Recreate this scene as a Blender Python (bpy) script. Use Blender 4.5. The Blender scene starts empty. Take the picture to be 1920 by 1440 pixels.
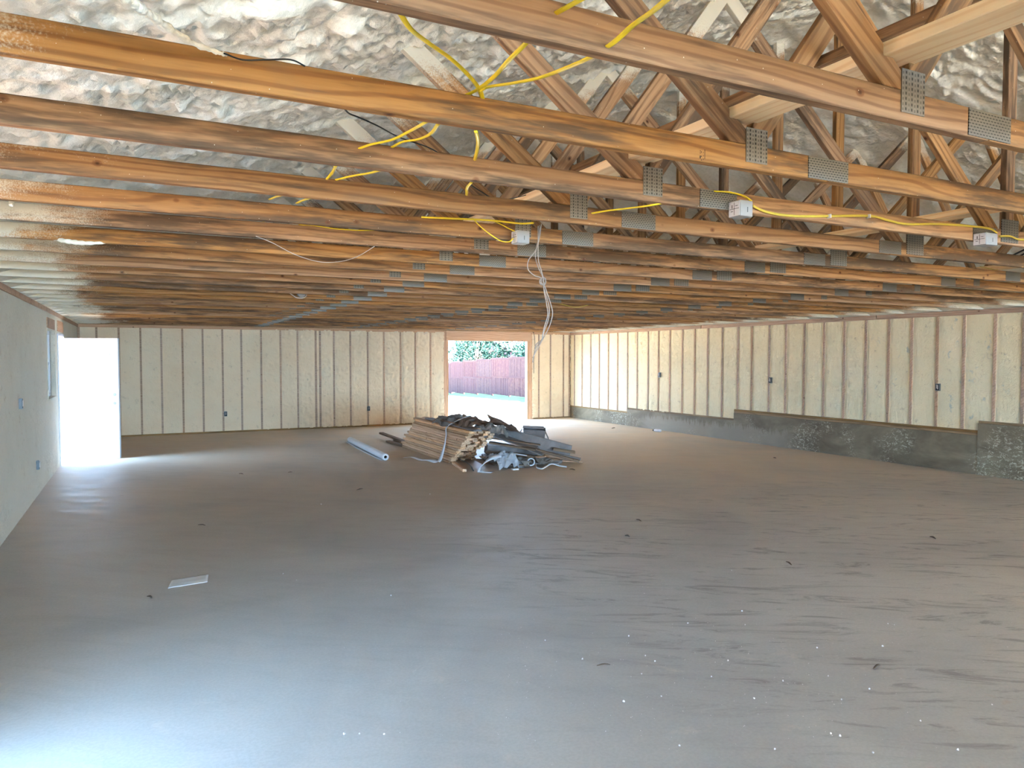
import bpy, bmesh, math, random
import numpy as np
from mathutils import Vector, Matrix, noise
random.seed(7)
D = bpy.data; C = bpy.context.scene.collection; scene = bpy.context.scene
PI = math.pi

# ------------------------------------------------------------------ camera
F = 1367.0; CAMZ = 1.70
YAW = math.atan(698 / math.hypot(F, 50)); PIT = math.atan(50 / F)
fw = Vector((math.sin(YAW) * math.cos(PIT), math.cos(YAW) * math.cos(PIT), -math.sin(PIT)))
rt = Vector((math.cos(YAW), -math.sin(YAW), 0)); upv = rt.cross(fw)
CP = Vector((0, 0, CAMZ))
cd = D.cameras.new('camera'); cam = D.objects.new('camera', cd); C.objects.link(cam)
cd.sensor_width = 36; cd.lens = 36 * F / 1920; cd.clip_start = 0.05; cd.clip_end = 500
cam.matrix_world = Matrix(((rt.x, upv.x, -fw.x, CP.x), (rt.y, upv.y, -fw.y, CP.y), (rt.z, upv.z, -fw.z, CP.z), (0, 0, 0, 1)))
scene.camera = cam
def at(px, py, axis, v):                       # the point on the plane axis = v seen at a photo pixel
    r = fw + rt * ((px - 960) / F) - upv * ((py - 720) / F)
    return CP + r * ((v - CP[axis]) / r[axis])

# ------------------------------------------------------------------ light
vs = scene.view_settings
vs.view_transform = 'Standard'; vs.look = 'None'; vs.gamma = 1; vs.use_curve_mapping = False
vs.exposure = 4.2
w = D.worlds.new('sky'); scene.world = w; w.use_nodes = True
bg = w.node_tree.nodes['Background']
wt = w.node_tree; wn = wt.nodes; SKY = 4.0
bg.inputs[1].default_value = SKY
wc = wn.new('ShaderNodeTexCoord'); wd = wn.new('ShaderNodeVectorMath'); wd.operation = 'DOT_PRODUCT'; wd.inputs[1].default_value = (-0.10, -0.85, 0.5)
wt.links.new(wc.outputs['Generated'], wd.inputs[0])        # sky is brightest around the sun, behind the camera
wr_ = wn.new('ShaderNodeValToRGB'); wr_.color_ramp.elements[0].position = 0.15; wr_.color_ramp.elements[0].color = (0.19, 0.28, 0.42, 1)
wr_.color_ramp.elements[1].position = 0.95; wr_.color_ramp.elements[1].color = (0.38, 0.67, 1.0, 1)
wm = wn.new('ShaderNodeMath'); wm.operation = 'MULTIPLY_ADD'; wm.inputs[1].default_value = 0.5; wm.inputs[2].default_value = 0.5
wt.links.new(wd.outputs['Value'], wm.inputs[0]); wt.links.new(wm.outputs[0], wr_.inputs[0]); wt.links.new(wr_.outputs[0], bg.inputs[0])
sd = D.lights.new('sun', 'SUN'); sun = D.objects.new('sun', sd); C.objects.link(sun)
sd.energy = 15.0; sd.angle = math.radians(0.6); sd.color = (1.0, 0.93, 0.82)
sdir = Vector((-0.03, -0.62, 1.0)).normalized()
sun.rotation_euler = sdir.to_track_quat('Z', 'Y').to_euler(); sun.location = (8, 30, 20)
def portal(loc, rot, sx, sy):
    l = D.lights.new('daylight_portal', 'AREA'); l.shape = 'RECTANGLE'; l.size = sx; l.size_y = sy
    l.cycles.is_portal = True
    o = D.objects.new('daylight_portal', l); C.objects.link(o); o.location = loc; o.rotation_euler = rot
XL, XR, YB, YF = -1.14, 10.81, 17.57, -13.0      # room
CZ = 2.39                                        # underside of the trusses
OP = dict(g0=2.55, g1=3.4, gz=2.05)               # wide opening in the left wall beside the camera
portal((XL - 0.1, (OP['g0'] + OP['g1']) / 2, OP['gz'] / 2), (0, -PI / 2, 0), OP['gz'], OP['g1'] - OP['g0'])
portal((4.8, YF - 0.1, 1.16), (PI / 2, 0, 0), 11.9, 2.32)
portal((8.28, YB + 0.1, 1.06), (-PI / 2, 0, 0), 2.4, 2.12)
portal((XL - 0.1, 13.85, 1.02), (0, -PI / 2, 0), 2.04, 0.92)
cy = scene.cycles
cy.diffuse_bounces = 8; cy.max_bounces = 12; cy.adaptive_threshold = 0.03; cy.sample_clamp_indirect = 8; cy.caustics_reflective = False; cy.caustics_refractive = False

# ------------------------------------------------------------------ helpers
def srgb(r, g, b, a=1):
    f = lambda c: (c / 255 / 12.92) if c / 255 <= 0.04045 else ((c / 255 + 0.055) / 1.055) ** 2.4
    return (f(r), f(g), f(b), a)
class N:
    def __init__(s, name, rough=0.8, spec=0.3):
        s.m = D.materials.new(name); s.m.use_nodes = True; s.t = s.m.node_tree; s.n = s.t.nodes
        s.b = s.n['Principled BSDF']; s.b.inputs['Roughness'].default_value = rough
        s.b.inputs['Specular IOR Level'].default_value = spec
    def new(s, kind, **kw):
        n = s.n.new(kind)
        for k, v in kw.items(): setattr(n, k, v)
        return n
    def link(s, a, b): s.t.links.new(a, b)
    def setv(s, sock, v):
        if isinstance(v, bpy.types.NodeSocket): s.link(v, sock)
        else: sock.default_value = v
    def math(s, op, a, b=0.0, c=None, clamp=False):
        n = s.new('ShaderNodeMath', operation=op, use_clamp=clamp); s.setv(n.inputs[0], a); s.setv(n.inputs[1], b)
        if c is not None: s.setv(n.inputs[2], c)
        return n.outputs[0]
    def vmath(s, op, a, b):
        n = s.new('ShaderNodeVectorMath', operation=op); s.setv(n.inputs[0], a); s.setv(n.inputs[1], b)
        return n.outputs[0]
    def obj(s): return s.new('ShaderNodeTexCoord').outputs['Object']
    def pos(s): return s.new('ShaderNodeNewGeometry').outputs['Position']
    def rnd(s): return s.new('ShaderNodeObjectInfo').outputs['Random']
    def sep(s, v):
        n = s.new('ShaderNodeSeparateXYZ'); s.link(v, n.inputs[0]); return n.outputs
    def noise(s, v, scale, detail=4, rough=0.55, dist=0.0, out=0):
        n = s.new('ShaderNodeTexNoise'); s.link(v, n.inputs['Vector']); n.inputs['Scale'].default_value = scale
        n.inputs['Detail'].default_value = detail; n.inputs['Roughness'].default_value = rough; n.inputs['Distortion'].default_value = dist
        return n.outputs[out]
    def vor(s, v, scale, feature='F1', out='Distance'):
        n = s.new('ShaderNodeTexVoronoi', feature=feature); s.link(v, n.inputs['Vector']); n.inputs['Scale'].default_value = scale
        return n.outputs[out]
    def ramp(s, f, stops):
        n = s.new('ShaderNodeValToRGB'); e = n.color_ramp.elements
        while len(e) < len(stops): e.new(0.5)
        for k, (p, c) in enumerate(stops): e[k].position = p; e[k].color = c if len(c) == 4 else (*c, 1)
        s.link(f, n.inputs[0]); return n.outputs[0]
    def rng(s, f, a, b, c=0.0, d=1.0, smooth=True):
        n = s.new('ShaderNodeMapRange'); n.clamp = True
        if smooth: n.interpolation_type = 'SMOOTHSTEP'
        s.setv(n.inputs[0], f); n.inputs[1].default_value = a; n.inputs[2].default_value = b
        n.inputs[3].default_value = c; n.inputs[4].default_value = d; return n.outputs[0]
    def mix(s, f, a, b, mode='MIX'):
        n = s.new('ShaderNodeMix', data_type='RGBA', blend_type=mode); s.setv(n.inputs[0], f)
        s.setv(n.inputs[6], a); s.setv(n.inputs[7], b); return n.outputs[2]
    def col(s, c): s.setv(s.b.inputs['Base Color'], c); return s
    def bump(s, h, strength=0.3, dist=0.01):
        n = s.new('ShaderNodeBump'); n.inputs['Strength'].default_value = strength; n.inputs['Distance'].default_value = dist
        s.link(h, n.inputs['Height']); s.link(n.outputs[0], s.b.inputs['Normal']); return s
def scalev(n, v, k): return n.vmath('MULTIPLY', v, k)

def wood(name, dark, mid, light, stain=0.5, knots=True, overspray=False, vary=0.25, fine=1.0, soft=0.0):
    n = N(name, 0.75, 0.2); o = n.obj(); r = n.rnd()
    off = n.new('ShaderNodeCombineXYZ'); n.link(n.math('MULTIPLY', r, 37.0), off.inputs[0])
    n.link(n.math('MULTIPLY', r, 3.1), off.inputs[1]); n.link(n.math('SINE', n.math('MULTIPLY', r, 91.0)), off.inputs[2])
    p = n.vmath('ADD', o, off.outputs[0])
    q = scalev(n, p, (0.22, 1.0, 1.0))
    warp = n.math('ADD', n.noise(q, 2.6, 3, 0.5), n.math('MULTIPLY', n.noise(scalev(n, p, (0.5, 4.0, 6.0)), 1.0, 2, 0.5), 0.5))
    g = n.sep(q)
    rings = n.math('ADD', n.math('MULTIPLY', g[2], 16.0), n.math('ADD', n.math('MULTIPLY', g[1], 14.0), n.math('MULTIPLY', warp, 4.0 * fine)))
    band = n.math('SINE', n.math('MULTIPLY', rings, 9.0))
    fineg = n.noise(scalev(n, p, (2.0, 60.0, 60.0)), 1.0, 3, 0.6)
    f = n.math('ADD', n.math('MULTIPLY', n.rng(band, 0.2, 1.0), 0.30 - soft), n.math('MULTIPLY', fineg, 0.65))
    c = n.ramp(f, [(0.2, light), (0.5, mid), (0.95, dark)])
    hv = n.new('ShaderNodeHueSaturation'); n.link(c, hv.inputs['Color'])
    n.link(n.rng(n.math('FRACT', n.math('MULTIPLY', r, 17.3)), 0, 1, 1 - vary, 1 + vary * 0.5, False), hv.inputs['Value'])
    n.link(n.rng(n.math('FRACT', n.math('MULTIPLY', r, 7.7)), 0, 1, 0.84, 1.04, False), hv.inputs['Saturation'])
    c = hv.outputs[0]
    if stain > 0:
        st = n.noise(scalev(n, p, (0.9, 6.0, 9.0)), 1.0, 5, 0.7)
        st2 = n.noise(scalev(n, p, (6.0, 50.0, 50.0)), 1.0, 3, 0.6)
        thr = n.rng(n.math('FRACT', n.math('MULTIPLY', r, 29.9)), 0, 1, 0.06, -0.10, False)
        m = n.rng(n.math('ADD', n.math('ADD', st, thr), n.math('MULTIPLY', st2, 0.22)), 0.54, 0.74)
        c = n.mix(n.math('MULTIPLY', m, stain), c, srgb(84, 66, 50))
        edge = n.noise(scalev(n, p, (1.4, 10.0, 5.0)), 1.0, 4, 0.7)
        c = n.mix(n.math('MULTIPLY', n.rng(edge, 0.55, 0.75), stain * 0.45), c, srgb(112, 96, 78))
    if knots:
        kv = n.vor(scalev(n, p, (0.8, 1, 1.15)), 6.5)
        c = n.mix(n.rng(kv, 0.075, 0.12, 0.6, 0), c, srgb(104, 60, 30))
        c = n.mix(n.rng(kv, 0.03, 0.075, 0.85, 0), c, srgb(56, 30, 16))
    if overspray:
        P = n.pos(); s = n.sep(P)
        nz = n.noise(scalev(n, P, (1.5, 3.0, 3.0)), 1.0, 5, 0.7)
        fine2 = n.noise(P, 160.0, 2, 0.6)
        dl = n.math('ADD', s[0], 1.14)
        dr = n.math('SUBTRACT', 10.81, s[0])
        roof = n.math('ADD', n.math('MULTIPLY', n.math('MINIMUM', dl, dr), 0.333), 2.40)
        d = n.math('SUBTRACT', roof, s[2])                       # below the foamed roof
        d = n.math('ADD', d, n.math('MULTIPLY', n.math('SUBTRACT', nz, 0.5), 0.55))
        d = n.math('ADD', d, n.math('MULTIPLY', n.math('SUBTRACT', fine2, 0.5), 0.22))
        m = n.rng(d, 0.10, 0.26, 1, 0)
        c = n.mix(m, c, srgb(206, 196, 176))
        n.link(n.rng(d, 0.1, 0.26, 0.9, 0.7), n.b.inputs['Roughness'])
    if overspray:
        sp = n.vor(p, 30.0); c = n.mix(n.rng(sp, 0.035, 0.05, 0.8, 0), c, srgb(226, 218, 200))
    n.col(c); n.bump(f, 0.25, 0.002); return n.m
M = {}
M['truss'] = wood('aged_pine', srgb(100, 66, 36), srgb(150, 104, 60), srgb(176, 129, 80), 0.9, True, True, 0.22)
M['brace'] = wood('new_pine', srgb(226, 172, 112), srgb(244, 204, 150), srgb(250, 218, 170), 0.0, True, False, 0.08)
M['stud'] = wood('stud_pine', srgb(150, 112, 86), srgb(180, 142, 114), srgb(196, 162, 136), 0.25, True, False, 0.15)
M['header'] = wood('header_pine', srgb(164, 118, 82), srgb(194, 148, 112), srgb(208, 166, 132), 0.1, True, False, 0.05)
M['plate_wood'] = wood('treated_sill', srgb(106, 76, 40), srgb(140, 104, 62), srgb(158, 124, 80), 0.4, False, False, 0.15)
M['pile_wood'] = wood('stacked_pine', srgb(168, 116, 78), srgb(214, 164, 120), srgb(232, 188, 146), 0.2, True, False, 0.3)
M['scrap_wood'] = wood('scrap_wood', srgb(88, 64, 48), srgb(128, 98, 76), srgb(160, 128, 102), 0.6, True, False, 0.35)
M['fence'] = wood('stained_fence', srgb(34, 18, 20), srgb(42, 25, 27), srgb(50, 32, 33), 0.15, False, False, 0.1)

M['fence'].node_tree.nodes['Principled BSDF'].inputs['Specular IOR Level'].default_value = 0.03
def foam_roof():
    n = N('spray_foam', 0.85, 0.25); P = n.pos()
    big = n.noise(P, 1.4, 3, 0.5); sm = n.noise(P, 22.0, 5, 0.65); v = n.vor(P, 34.0, 'SMOOTH_F1')
    c = n.ramp(big, [(0.3, srgb(232, 223, 206)), (0.55, srgb(241, 233, 217)), (0.8, srgb(238, 226, 196))])
    c = n.mix(n.rng(sm, 0.35, 0.6, 0.25, 0), c, srgb(196, 186, 156))
    n.col(c); n.bump(n.math('ADD', sm, n.math('MULTIPLY', v, 0.6)), 0.6, 0.02); return n.m
M['foam'] = foam_roof()
def foam_wall(name, c1, c2, c3, marks=False):
    n = N(name, 0.85, 0.2); P = n.pos()
    big = n.noise(P, 1.1, 4, 0.6); sm = n.noise(scalev(n, P, (1, 1, 0.6)), 30.0, 5, 0.7)
    pit = n.noise(scalev(n, P, (1, 1, 1)), 9.0, 6, 0.75)
    c = n.ramp(big, [(0.3, c1), (0.5, c2), (0.75, c3)])
    c = n.mix(n.rng(pit, 0.58, 0.70, 0, 0.55), c, srgb(186, 160, 128))  # pit tint paints in the shading between foam lumps
    if marks:
        s = n.sep(P)
        bl = n.noise(scalev(n, P, (1, 1.2, 0.8)), 4.5, 4, 0.7)
        m = n.math('MULTIPLY', n.rng(bl, 0.60, 0.72, 0, 0.5), n.rng(s[1], 8.6, 7.4, 0, 1))
        c = n.mix(m, c, srgb(112, 140, 158))
    n.col(c); n.bump(n.math('ADD', sm, n.math('MULTIPLY', pit, 1.5)), 1.0, 0.022); return n.m
M['foam_back'] = foam_wall('trimmed_foam_back', srgb(236, 208, 172), srgb(242, 217, 183), srgb(246, 224, 192))
M['foam_right'] = foam_wall('trimmed_foam_right', srgb(240, 218, 178), srgb(245, 226, 188), srgb(247, 229, 196), True)
M['foam_left'] = foam_wall('trimmed_foam_left', srgb(224, 214, 194), srgb(230, 221, 202), srgb(234, 225, 208))

def concrete_floor():
    n = N('concrete_slab', 0.5, 0.3); P = n.pos(); s = n.sep(P)
    rot = n.new('ShaderNodeVectorRotate', rotation_type='Z_AXIS'); n.link(P, rot.inputs['Vector']); rot.inputs['Angle'].default_value = 0.6
    R = rot.outputs[0]
    a = n.noise(P, 0.45, 5, 0.6, 0.6); b = n.noise(scalev(n, R, (1.0, 3.2, 1)), 1.3, 7, 0.68, 1.2); g = n.noise(P, 60, 4, 0.7)
    c = n.ramp(a, [(0.3, srgb(160, 159, 158)), (0.5, srgb(175, 174, 172)), (0.72, srgb(186, 185, 184))])
    c = n.mix(n.rng(b, 0.5, 0.72, 0, 0.18), c, srgb(150, 146, 142))
    c = n.mix(n.rng(n.noise(P, 2.2, 6, 0.7, 0.8), 0.60, 0.72, 0, 0.30), c, srgb(208, 196, 182))
    # brown dust on far and right slab, its colour lightened to offset weak daylight
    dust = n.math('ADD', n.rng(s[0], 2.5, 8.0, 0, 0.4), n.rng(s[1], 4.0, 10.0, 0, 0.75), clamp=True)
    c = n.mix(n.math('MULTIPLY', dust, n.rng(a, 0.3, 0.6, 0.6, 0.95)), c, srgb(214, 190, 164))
    # dark damp streaks near the right foreground
    st = n.noise(scalev(n, R, (0.7, 3.0, 1)), 1.7, 8, 0.75, 1.6)
    zone = n.math('MULTIPLY', n.rng(s[0], 1.8, 3.2), n.rng(s[1], 8.5, 5.5))
    c = n.mix(n.math('MULTIPLY', n.rng(st, 0.51, 0.64, 0, 0.48), zone), c, srgb(92, 88, 84))
    rust = n.noise(P, 3.1, 3, 0.5)
    c = n.mix(n.rng(rust, 0.72, 0.80, 0, 0.5), c, srgb(170, 140, 112))
    c = n.mix(n.rng(g, 0.35, 0.65, 0.14, 0), c, srgb(110, 104, 98))
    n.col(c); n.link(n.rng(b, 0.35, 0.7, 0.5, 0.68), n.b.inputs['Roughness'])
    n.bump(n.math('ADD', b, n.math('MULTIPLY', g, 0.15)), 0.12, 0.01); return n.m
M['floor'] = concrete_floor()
def concrete_wall():
    n = N('stem_concrete', 0.75, 0.35); P = n.pos(); s = n.sep(P)
    a = n.noise(scalev(n, P, (1, 0.7, 1.6)), 1.3, 6, 0.65, 0.5)
    c = n.ramp(a, [(0.3, srgb(94, 80, 62)), (0.5, srgb(118, 103, 82)), (0.72, srgb(146, 132, 108))])
    spl = n.noise(scalev(n, P, (1, 0.8, 1.4)), 20.0, 6, 0.8, 1.0)
    zone = n.noise(P, 1.1, 2, 0.5)
    m = n.math('MULTIPLY', n.rng(spl, 0.53, 0.58), n.rng(zone, 0.50, 0.62))
    c = n.mix(n.math('MULTIPLY', m, 0.7), c, srgb(206, 196, 172))
    # rough light parging low on the wall, fringed along its lower edge
    pz = n.math('ADD', s[2], n.math('MULTIPLY', n.math('SUBTRACT', n.noise(scalev(n, P, (1, 9, 1.5)), 1.4, 4, 0.7), 0.5), 0.5))
    pm = n.math('MULTIPLY', n.math('MULTIPLY', n.rng(s[1], 9.3, 10.2), n.rng(s[1], 14.4, 13.9)), n.rng(pz, 0.34, 0.24))
    c = n.mix(n.math('MULTIPLY', pm, 0.65), c, srgb(150, 138, 122))
    n.col(c); n.bump(n.math('ADD', a, n.math('MULTIPLY', spl, 0.6)), 0.4, 0.01); return n.m
M['stem'] = concrete_wall()
def plate_mat(name, vert):
    n = N(name, 0.45, 0.5); o = n.obj(); s = n.sep(o)
    cb = n.new('ShaderNodeCombineXYZ')
    if vert: n.link(s[2], cb.inputs[0]); n.link(s[0], cb.inputs[1])
    else: n.link(s[0], cb.inputs[0]); n.link(s[2], cb.inputs[1])
    br = n.new('ShaderNodeTexBrick'); n.link(cb.outputs[0], br.inputs['Vector'])
    br.inputs['Scale'].default_value = 1.0; br.inputs['Brick Width'].default_value = 0.0165 if not vert else 0.0150
    br.inputs['Row Height'].default_value = 0.0095 if not vert else 0.0135
    br.inputs['Mortar Size'].default_value = 0.0031 if not vert else 0.0036; br.inputs['Mortar Smooth'].default_value = 0.1
    br.offset = 0.5 if not vert else 0.15
    f = br.outputs['Fac']
    c = n.mix(f, srgb(52, 46, 38), srgb(116, 110, 100))
    dirt = n.noise(o, 18, 4, 0.6)
    c = n.mix(n.rng(dirt, 0.5, 0.75, 0, 0.35), c, srgb(104, 96, 84))
    if vert:
        c = n.mix(n.rng(n.math('SINE', n.math('MULTIPLY', s[0], 2 * PI / 0.027)), -0.2, 0.6, 0.0, 0.35), c, srgb(138, 130, 118))
    n.col(c); n.b.inputs['Metallic'].default_value = 0.45; n.bump(f, 0.5, 0.002); return n.m
M['plate_v'] = plate_mat('toothed_steel_upright', True); M['plate_h'] = plate_mat('toothed_steel', False)
def plain(name, c, rough=0.6, spec=0.4, var=0.12, scale=12, metal=0.0):
    n = N(name, rough, spec); o = n.obj(); t = n.noise(o, scale, 4, 0.6)
    d = tuple(x * (1 - var) for x in c[:3]) + (1,); l = tuple(min(1, x * (1 + var)) for x in c[:3]) + (1,)
    n.col(n.ramp(t, [(0.3, d), (0.7, l)])); n.b.inputs['Metallic'].default_value = metal; n.bump(t, 0.08, 0.003); return n.m
M['yellow'] = plain('yellow_jacket', srgb(240, 208, 36), 0.4, 0.5, 0.06)
M['cable_olive'] = plain('dusty_yellow_jacket', srgb(196, 170, 60), 0.5, 0.4, 0.08)
M['white_wire'] = plain('pale_wire', srgb(206, 190, 178), 0.5, 0.4, 0.06)
M['grey_wire'] = plain('grey_wire', srgb(158, 148, 140), 0.5, 0.4, 0.08)
M['black_wire'] = plain('dark_wire', srgb(46, 42, 38), 0.5, 0.4, 0.1)
M['box'] = plain('grey_plastic', srgb(150, 146, 142), 0.5, 0.4, 0.06)
M['boxface'] = plain('white_face', srgb(214, 212, 214), 0.5, 0.4, 0.04)
M['ink'] = plain('black_ink', srgb(40, 36, 34), 0.8, 0.1, 0.05)
M['door'] = plain('white_door_paint', srgb(192, 194, 198), 0.4, 0.5, 0.01)
M['white_trim'] = plain('white_trim_paint', srgb(220, 220, 222), 0.5, 0.4, 0.02)
M['steel'] = plain('dull_steel', srgb(96, 96, 96), 0.4, 0.5, 0.1, 20, 0.6)
M['poly'] = plain('milky_plastic', srgb(206, 206, 210), 0.3, 0.5, 0.05, 6)
M['paper'] = plain('white_paper', srgb(214, 214, 216), 0.7, 0.2, 0.05, 8)
M['card'] = plain('brown_cardboard', srgb(164, 134, 114), 0.85, 0.15, 0.2, 5)
M['sack'] = plain('grey_torn_paper', srgb(168, 158, 150), 0.85, 0.15, 0.3, 5)
M['darkpanel'] = plain('dark_weathered_panel', srgb(132, 120, 114), 0.7, 0.3, 0.25, 5)
M['bin'] = plain('dark_bin', srgb(122, 110, 104), 0.6, 0.3, 0.2, 6)
M['dark'] = plain('dark_hollow', srgb(24, 22, 22), 0.8, 0.1, 0.1)
M['osb'] = plain('sheathing', srgb(160, 128, 90), 0.8, 0.2, 0.2, 30)
M['siding'] = plain('outer_siding', srgb(190, 190, 186), 0.7, 0.3, 0.04)
M['shingle'] = plain('roof_shingle', srgb(90, 84, 80), 0.9, 0.2, 0.2, 8)
M['bark'] = plain('bark', srgb(92, 78, 66), 0.9, 0.1, 0.25, 6)
M['brick'] = plain('pink_brick', srgb(90, 62, 60), 0.85, 0.2, 0.15, 8)
def leaf_mat():
    n = N('leaves', 0.7, 0.08); r = n.noise(n.pos(), 1.2, 4, 0.7)
    n.col(n.ramp(r, [(0.3, srgb(12, 26, 22)), (0.55, srgb(24, 42, 34)), (0.8, srgb(46, 66, 50))])); return n.m
M['leaf'] = leaf_mat()
def ground_mat():
    n = N('yard', 0.95, 0.02); P = n.pos(); s = n.sep(P); t = n.noise(P, 3, 6, 0.7); t2 = n.noise(P, 0.5, 4, 0.6)
    g = n.ramp(t, [(0.3, srgb(8, 22, 14)), (0.7, srgb(22, 40, 28))])
    e = n.ramp(t, [(0.3, srgb(184, 172, 152)), (0.7, srgb(206, 196, 178))])
    edge = n.math('ADD', n.math('ADD', s[0], n.math('MULTIPLY', n.math('ADD', t, t2), 1.5)), n.math('MULTIPLY', s[1], -0.1))
    gr = n.ramp(t, [(0.3, srgb(104, 86, 76)), (0.7, srgb(126, 106, 94))])
    n.col(n.mix(n.rng(s[0], -1.0, -2.0), n.mix(n.rng(edge, 11.9, 12.5), e, g), gr)); return n.m
M['ground'] = ground_mat()
def glass():
    n = N('window_glass', 0.03, 0.5); n.b.inputs['Transmission Weight'].default_value = 1.0; n.col(srgb(235, 242, 246)); n.b.inputs['IOR'].default_value = 1.1; return n.m
M['glass'] = glass()

def link(name, me, mat, parent=None, loc=None, rot=None):
    o = D.objects.new(name, me); C.objects.link(o)
    if mat is not None and not me.materials: me.materials.append(mat)
    if parent: o.parent = parent
    if loc is not None: o.location = loc
    if rot is not None: o.rotation_euler = rot
    return o
def tag(o, label, cat, group=None, kind=None):
    o['label'] = label; o['category'] = cat
    if group: o['group'] = group
    if kind: o['kind'] = kind
    return o
def struct(o, label=None):
    o['kind'] = 'structure'
    if label: o['label'] = label
    return o
def empty(name, loc=(0, 0, 0), rz=0.0):
    o = D.objects.new(name, None); C.objects.link(o); o.location = loc; o.rotation_euler = (0, 0, rz); o.empty_display_size = 0.1; return o
def bm_mesh(bm, smooth=False):
    me = D.meshes.new('mesh'); bmesh.ops.recalc_face_normals(bm, faces=bm.faces[:]); bm.to_mesh(me); bm.free()
    if smooth: me.polygons.foreach_set('use_smooth', [True] * len(me.polygons))
    return me
def add_box(bm, a, b, mtx=None):
    vs_ = [bm.verts.new((x, y, z)) for x in (a[0], b[0]) for y in (a[1], b[1]) for z in (a[2], b[2])]
    if mtx is not None:
        for v in vs_: v.co = mtx @ v.co
    for f in ((0, 1, 3, 2), (4, 6, 7, 5), (0, 4, 5, 1), (2, 3, 7, 6), (0, 2, 6, 4), (1, 5, 7, 3)): bm.faces.new([vs_[i] for i in f])
    return vs_
def box(name, a, b, mat, parent=None, bev=0.0):
    a = Vector(a); b = Vector(b); c = (a + b) / 2; bm = bmesh.new(); add_box(bm, a - c, b - c)
    if bev: bmesh.ops.bevel(bm, geom=bm.edges[:], offset=bev, segments=1, affect='EDGES')
    return link(name, bm_mesh(bm), mat, parent, c)
def frame_from(d, up=Vector((0, 0, 1))):
    x = d.normalized(); y = up.cross(x)
    if y.length < 1e-4: y = Vector((0, 1, 0))
    y.normalize(); z = x.cross(y); m = Matrix((x, y, z)).transposed(); return m
def board(name, p0, p1, wdt, thk, mat, parent=None, bev=0.003, up=Vector((0, 0, 1)), roll=0.0):
    """a plank from p0 to p1; its local x is the grain; thk along local y, wdt along local z"""
    p0 = Vector(p0); p1 = Vector(p1); L = (p1 - p0).length; bm = bmesh.new()
    add_box(bm, (-L / 2, -thk / 2, -wdt / 2), (L / 2, thk / 2, wdt / 2))
    if bev: bmesh.ops.bevel(bm, geom=bm.edges[:], offset=bev, segments=1, affect='EDGES')
    o = link(name, bm_mesh(bm), mat, parent); m = frame_from(p1 - p0, up).to_4x4() @ Matrix.Rotation(roll, 4, 'X')
    o.matrix_basis = Matrix.Translation((p0 + p1) / 2) @ m
    return o
def spline(pts, per=10):
    P = [Vector(p) for p in pts]; P = [P[0] * 2 - P[1]] + P + [P[-1] * 2 - P[-2]]; out = []
    for i in range(1, len(P) - 2):
        a, b, c, d = P[i - 1:i + 3]
        for k in range(per):
            t = k / per
            out.append(0.5 * ((2 * b) + (c - a) * t + (2 * a - 5 * b + 4 * c - d) * t * t + (3 * b - 3 * c + d - a) * t ** 3))
    out.append(P[-2]); return out
def add_tube(bm, pts, r, r2=None, per=8, seg=8, smooth=True, up=Vector((0.2, 0.1, 1)), twist=0.0, rf=None):
    path = spline(pts, per) if smooth else [Vector(p) for p in pts]; r2 = r2 or r; rings = []; y = None
    for i, p in enumerate(path):
        d = (path[min(i + 1, len(path) - 1)] - path[max(i - 1, 0)]).normalized()
        if y is None: y = up.cross(d).normalized()
        else: y = (y - d * y.dot(d)).normalized()
        z = d.cross(y); k = rf(i / (len(path) - 1), i) if rf else 1.0; tw = twist * i / len(path)
        rings.append([bm.verts.new(p + (y * math.cos(2 * PI * j / seg + tw) * r + z * math.sin(2 * PI * j / seg + tw) * r2) * k) for j in range(seg)])
    for a, b in zip(rings, rings[1:]):
        for j in range(seg): bm.faces.new((a[j], a[(j + 1) % seg], b[(j + 1) % seg], b[j]))
    bm.faces.new(rings[0][::-1]); bm.faces.new(rings[-1])
def tube(name, pts, r, mat, parent=None, r2=None, **kw):
    bm = bmesh.new(); c = Vector(pts[0]); add_tube(bm, [Vector(p) - c for p in pts], r, r2, **kw)
    o = link(name, bm_mesh(bm, True), mat, parent, c)
    return o
def grid_mesh(us, vs_, fn, keep=None):
    nu, nv = len(us), len(vs_); co = np.empty((nu * nv, 3), dtype=np.float32); k = 0
    for u in us:
        for v in vs_: co[k] = fn(u, v); k += 1
    quads = []
    for i in range(nu - 1):
        for j in range(nv - 1):
            if keep is None or keep((us[i] + us[i + 1]) / 2, (vs_[j] + vs_[j + 1]) / 2):
                a = i * nv + j; quads.append((a, a + nv, a + nv + 1, a + 1))
    me = D.meshes.new('mesh'); me.from_pydata(co.tolist(), [], quads); me.polygons.foreach_set('use_smooth', [True] * len(me.polygons)); me.update(); return me
def steps(a, b, s):
    n = max(1, int(math.ceil((b - a) / s))); return [a + (b - a) * i / n for i in range(n + 1)]
nz = noise.noise
def fbm(v, o=3, g=2.1):
    s = 0; a = 1; t = 0
    for _ in range(o): s += a * nz(v); t += a; v = v * g + Vector((7.1, 3.3, 1.7)); a *= 0.5
    return s / t
# ------------------------------------------------------------------ setting
RX = 4.80; RZ = CZ + 0.333 * (RX - XL)
def roofz(x): return CZ + 0.333 * (x - XL) if x < RX else RZ - (RZ - CZ - 0.01) * (x - RX) / (XR - RX)
TY0, TSP, NT = 1.42, 0.61, 27
floor = box('floor', (XL - 0.14, YF - 0.14, -0.3), (XR + 0.2, YB + 0.14, 0), M['floor']); struct(floor, 'dusty grey concrete slab with dark damp streaks and bluish daylight at the front')

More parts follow.
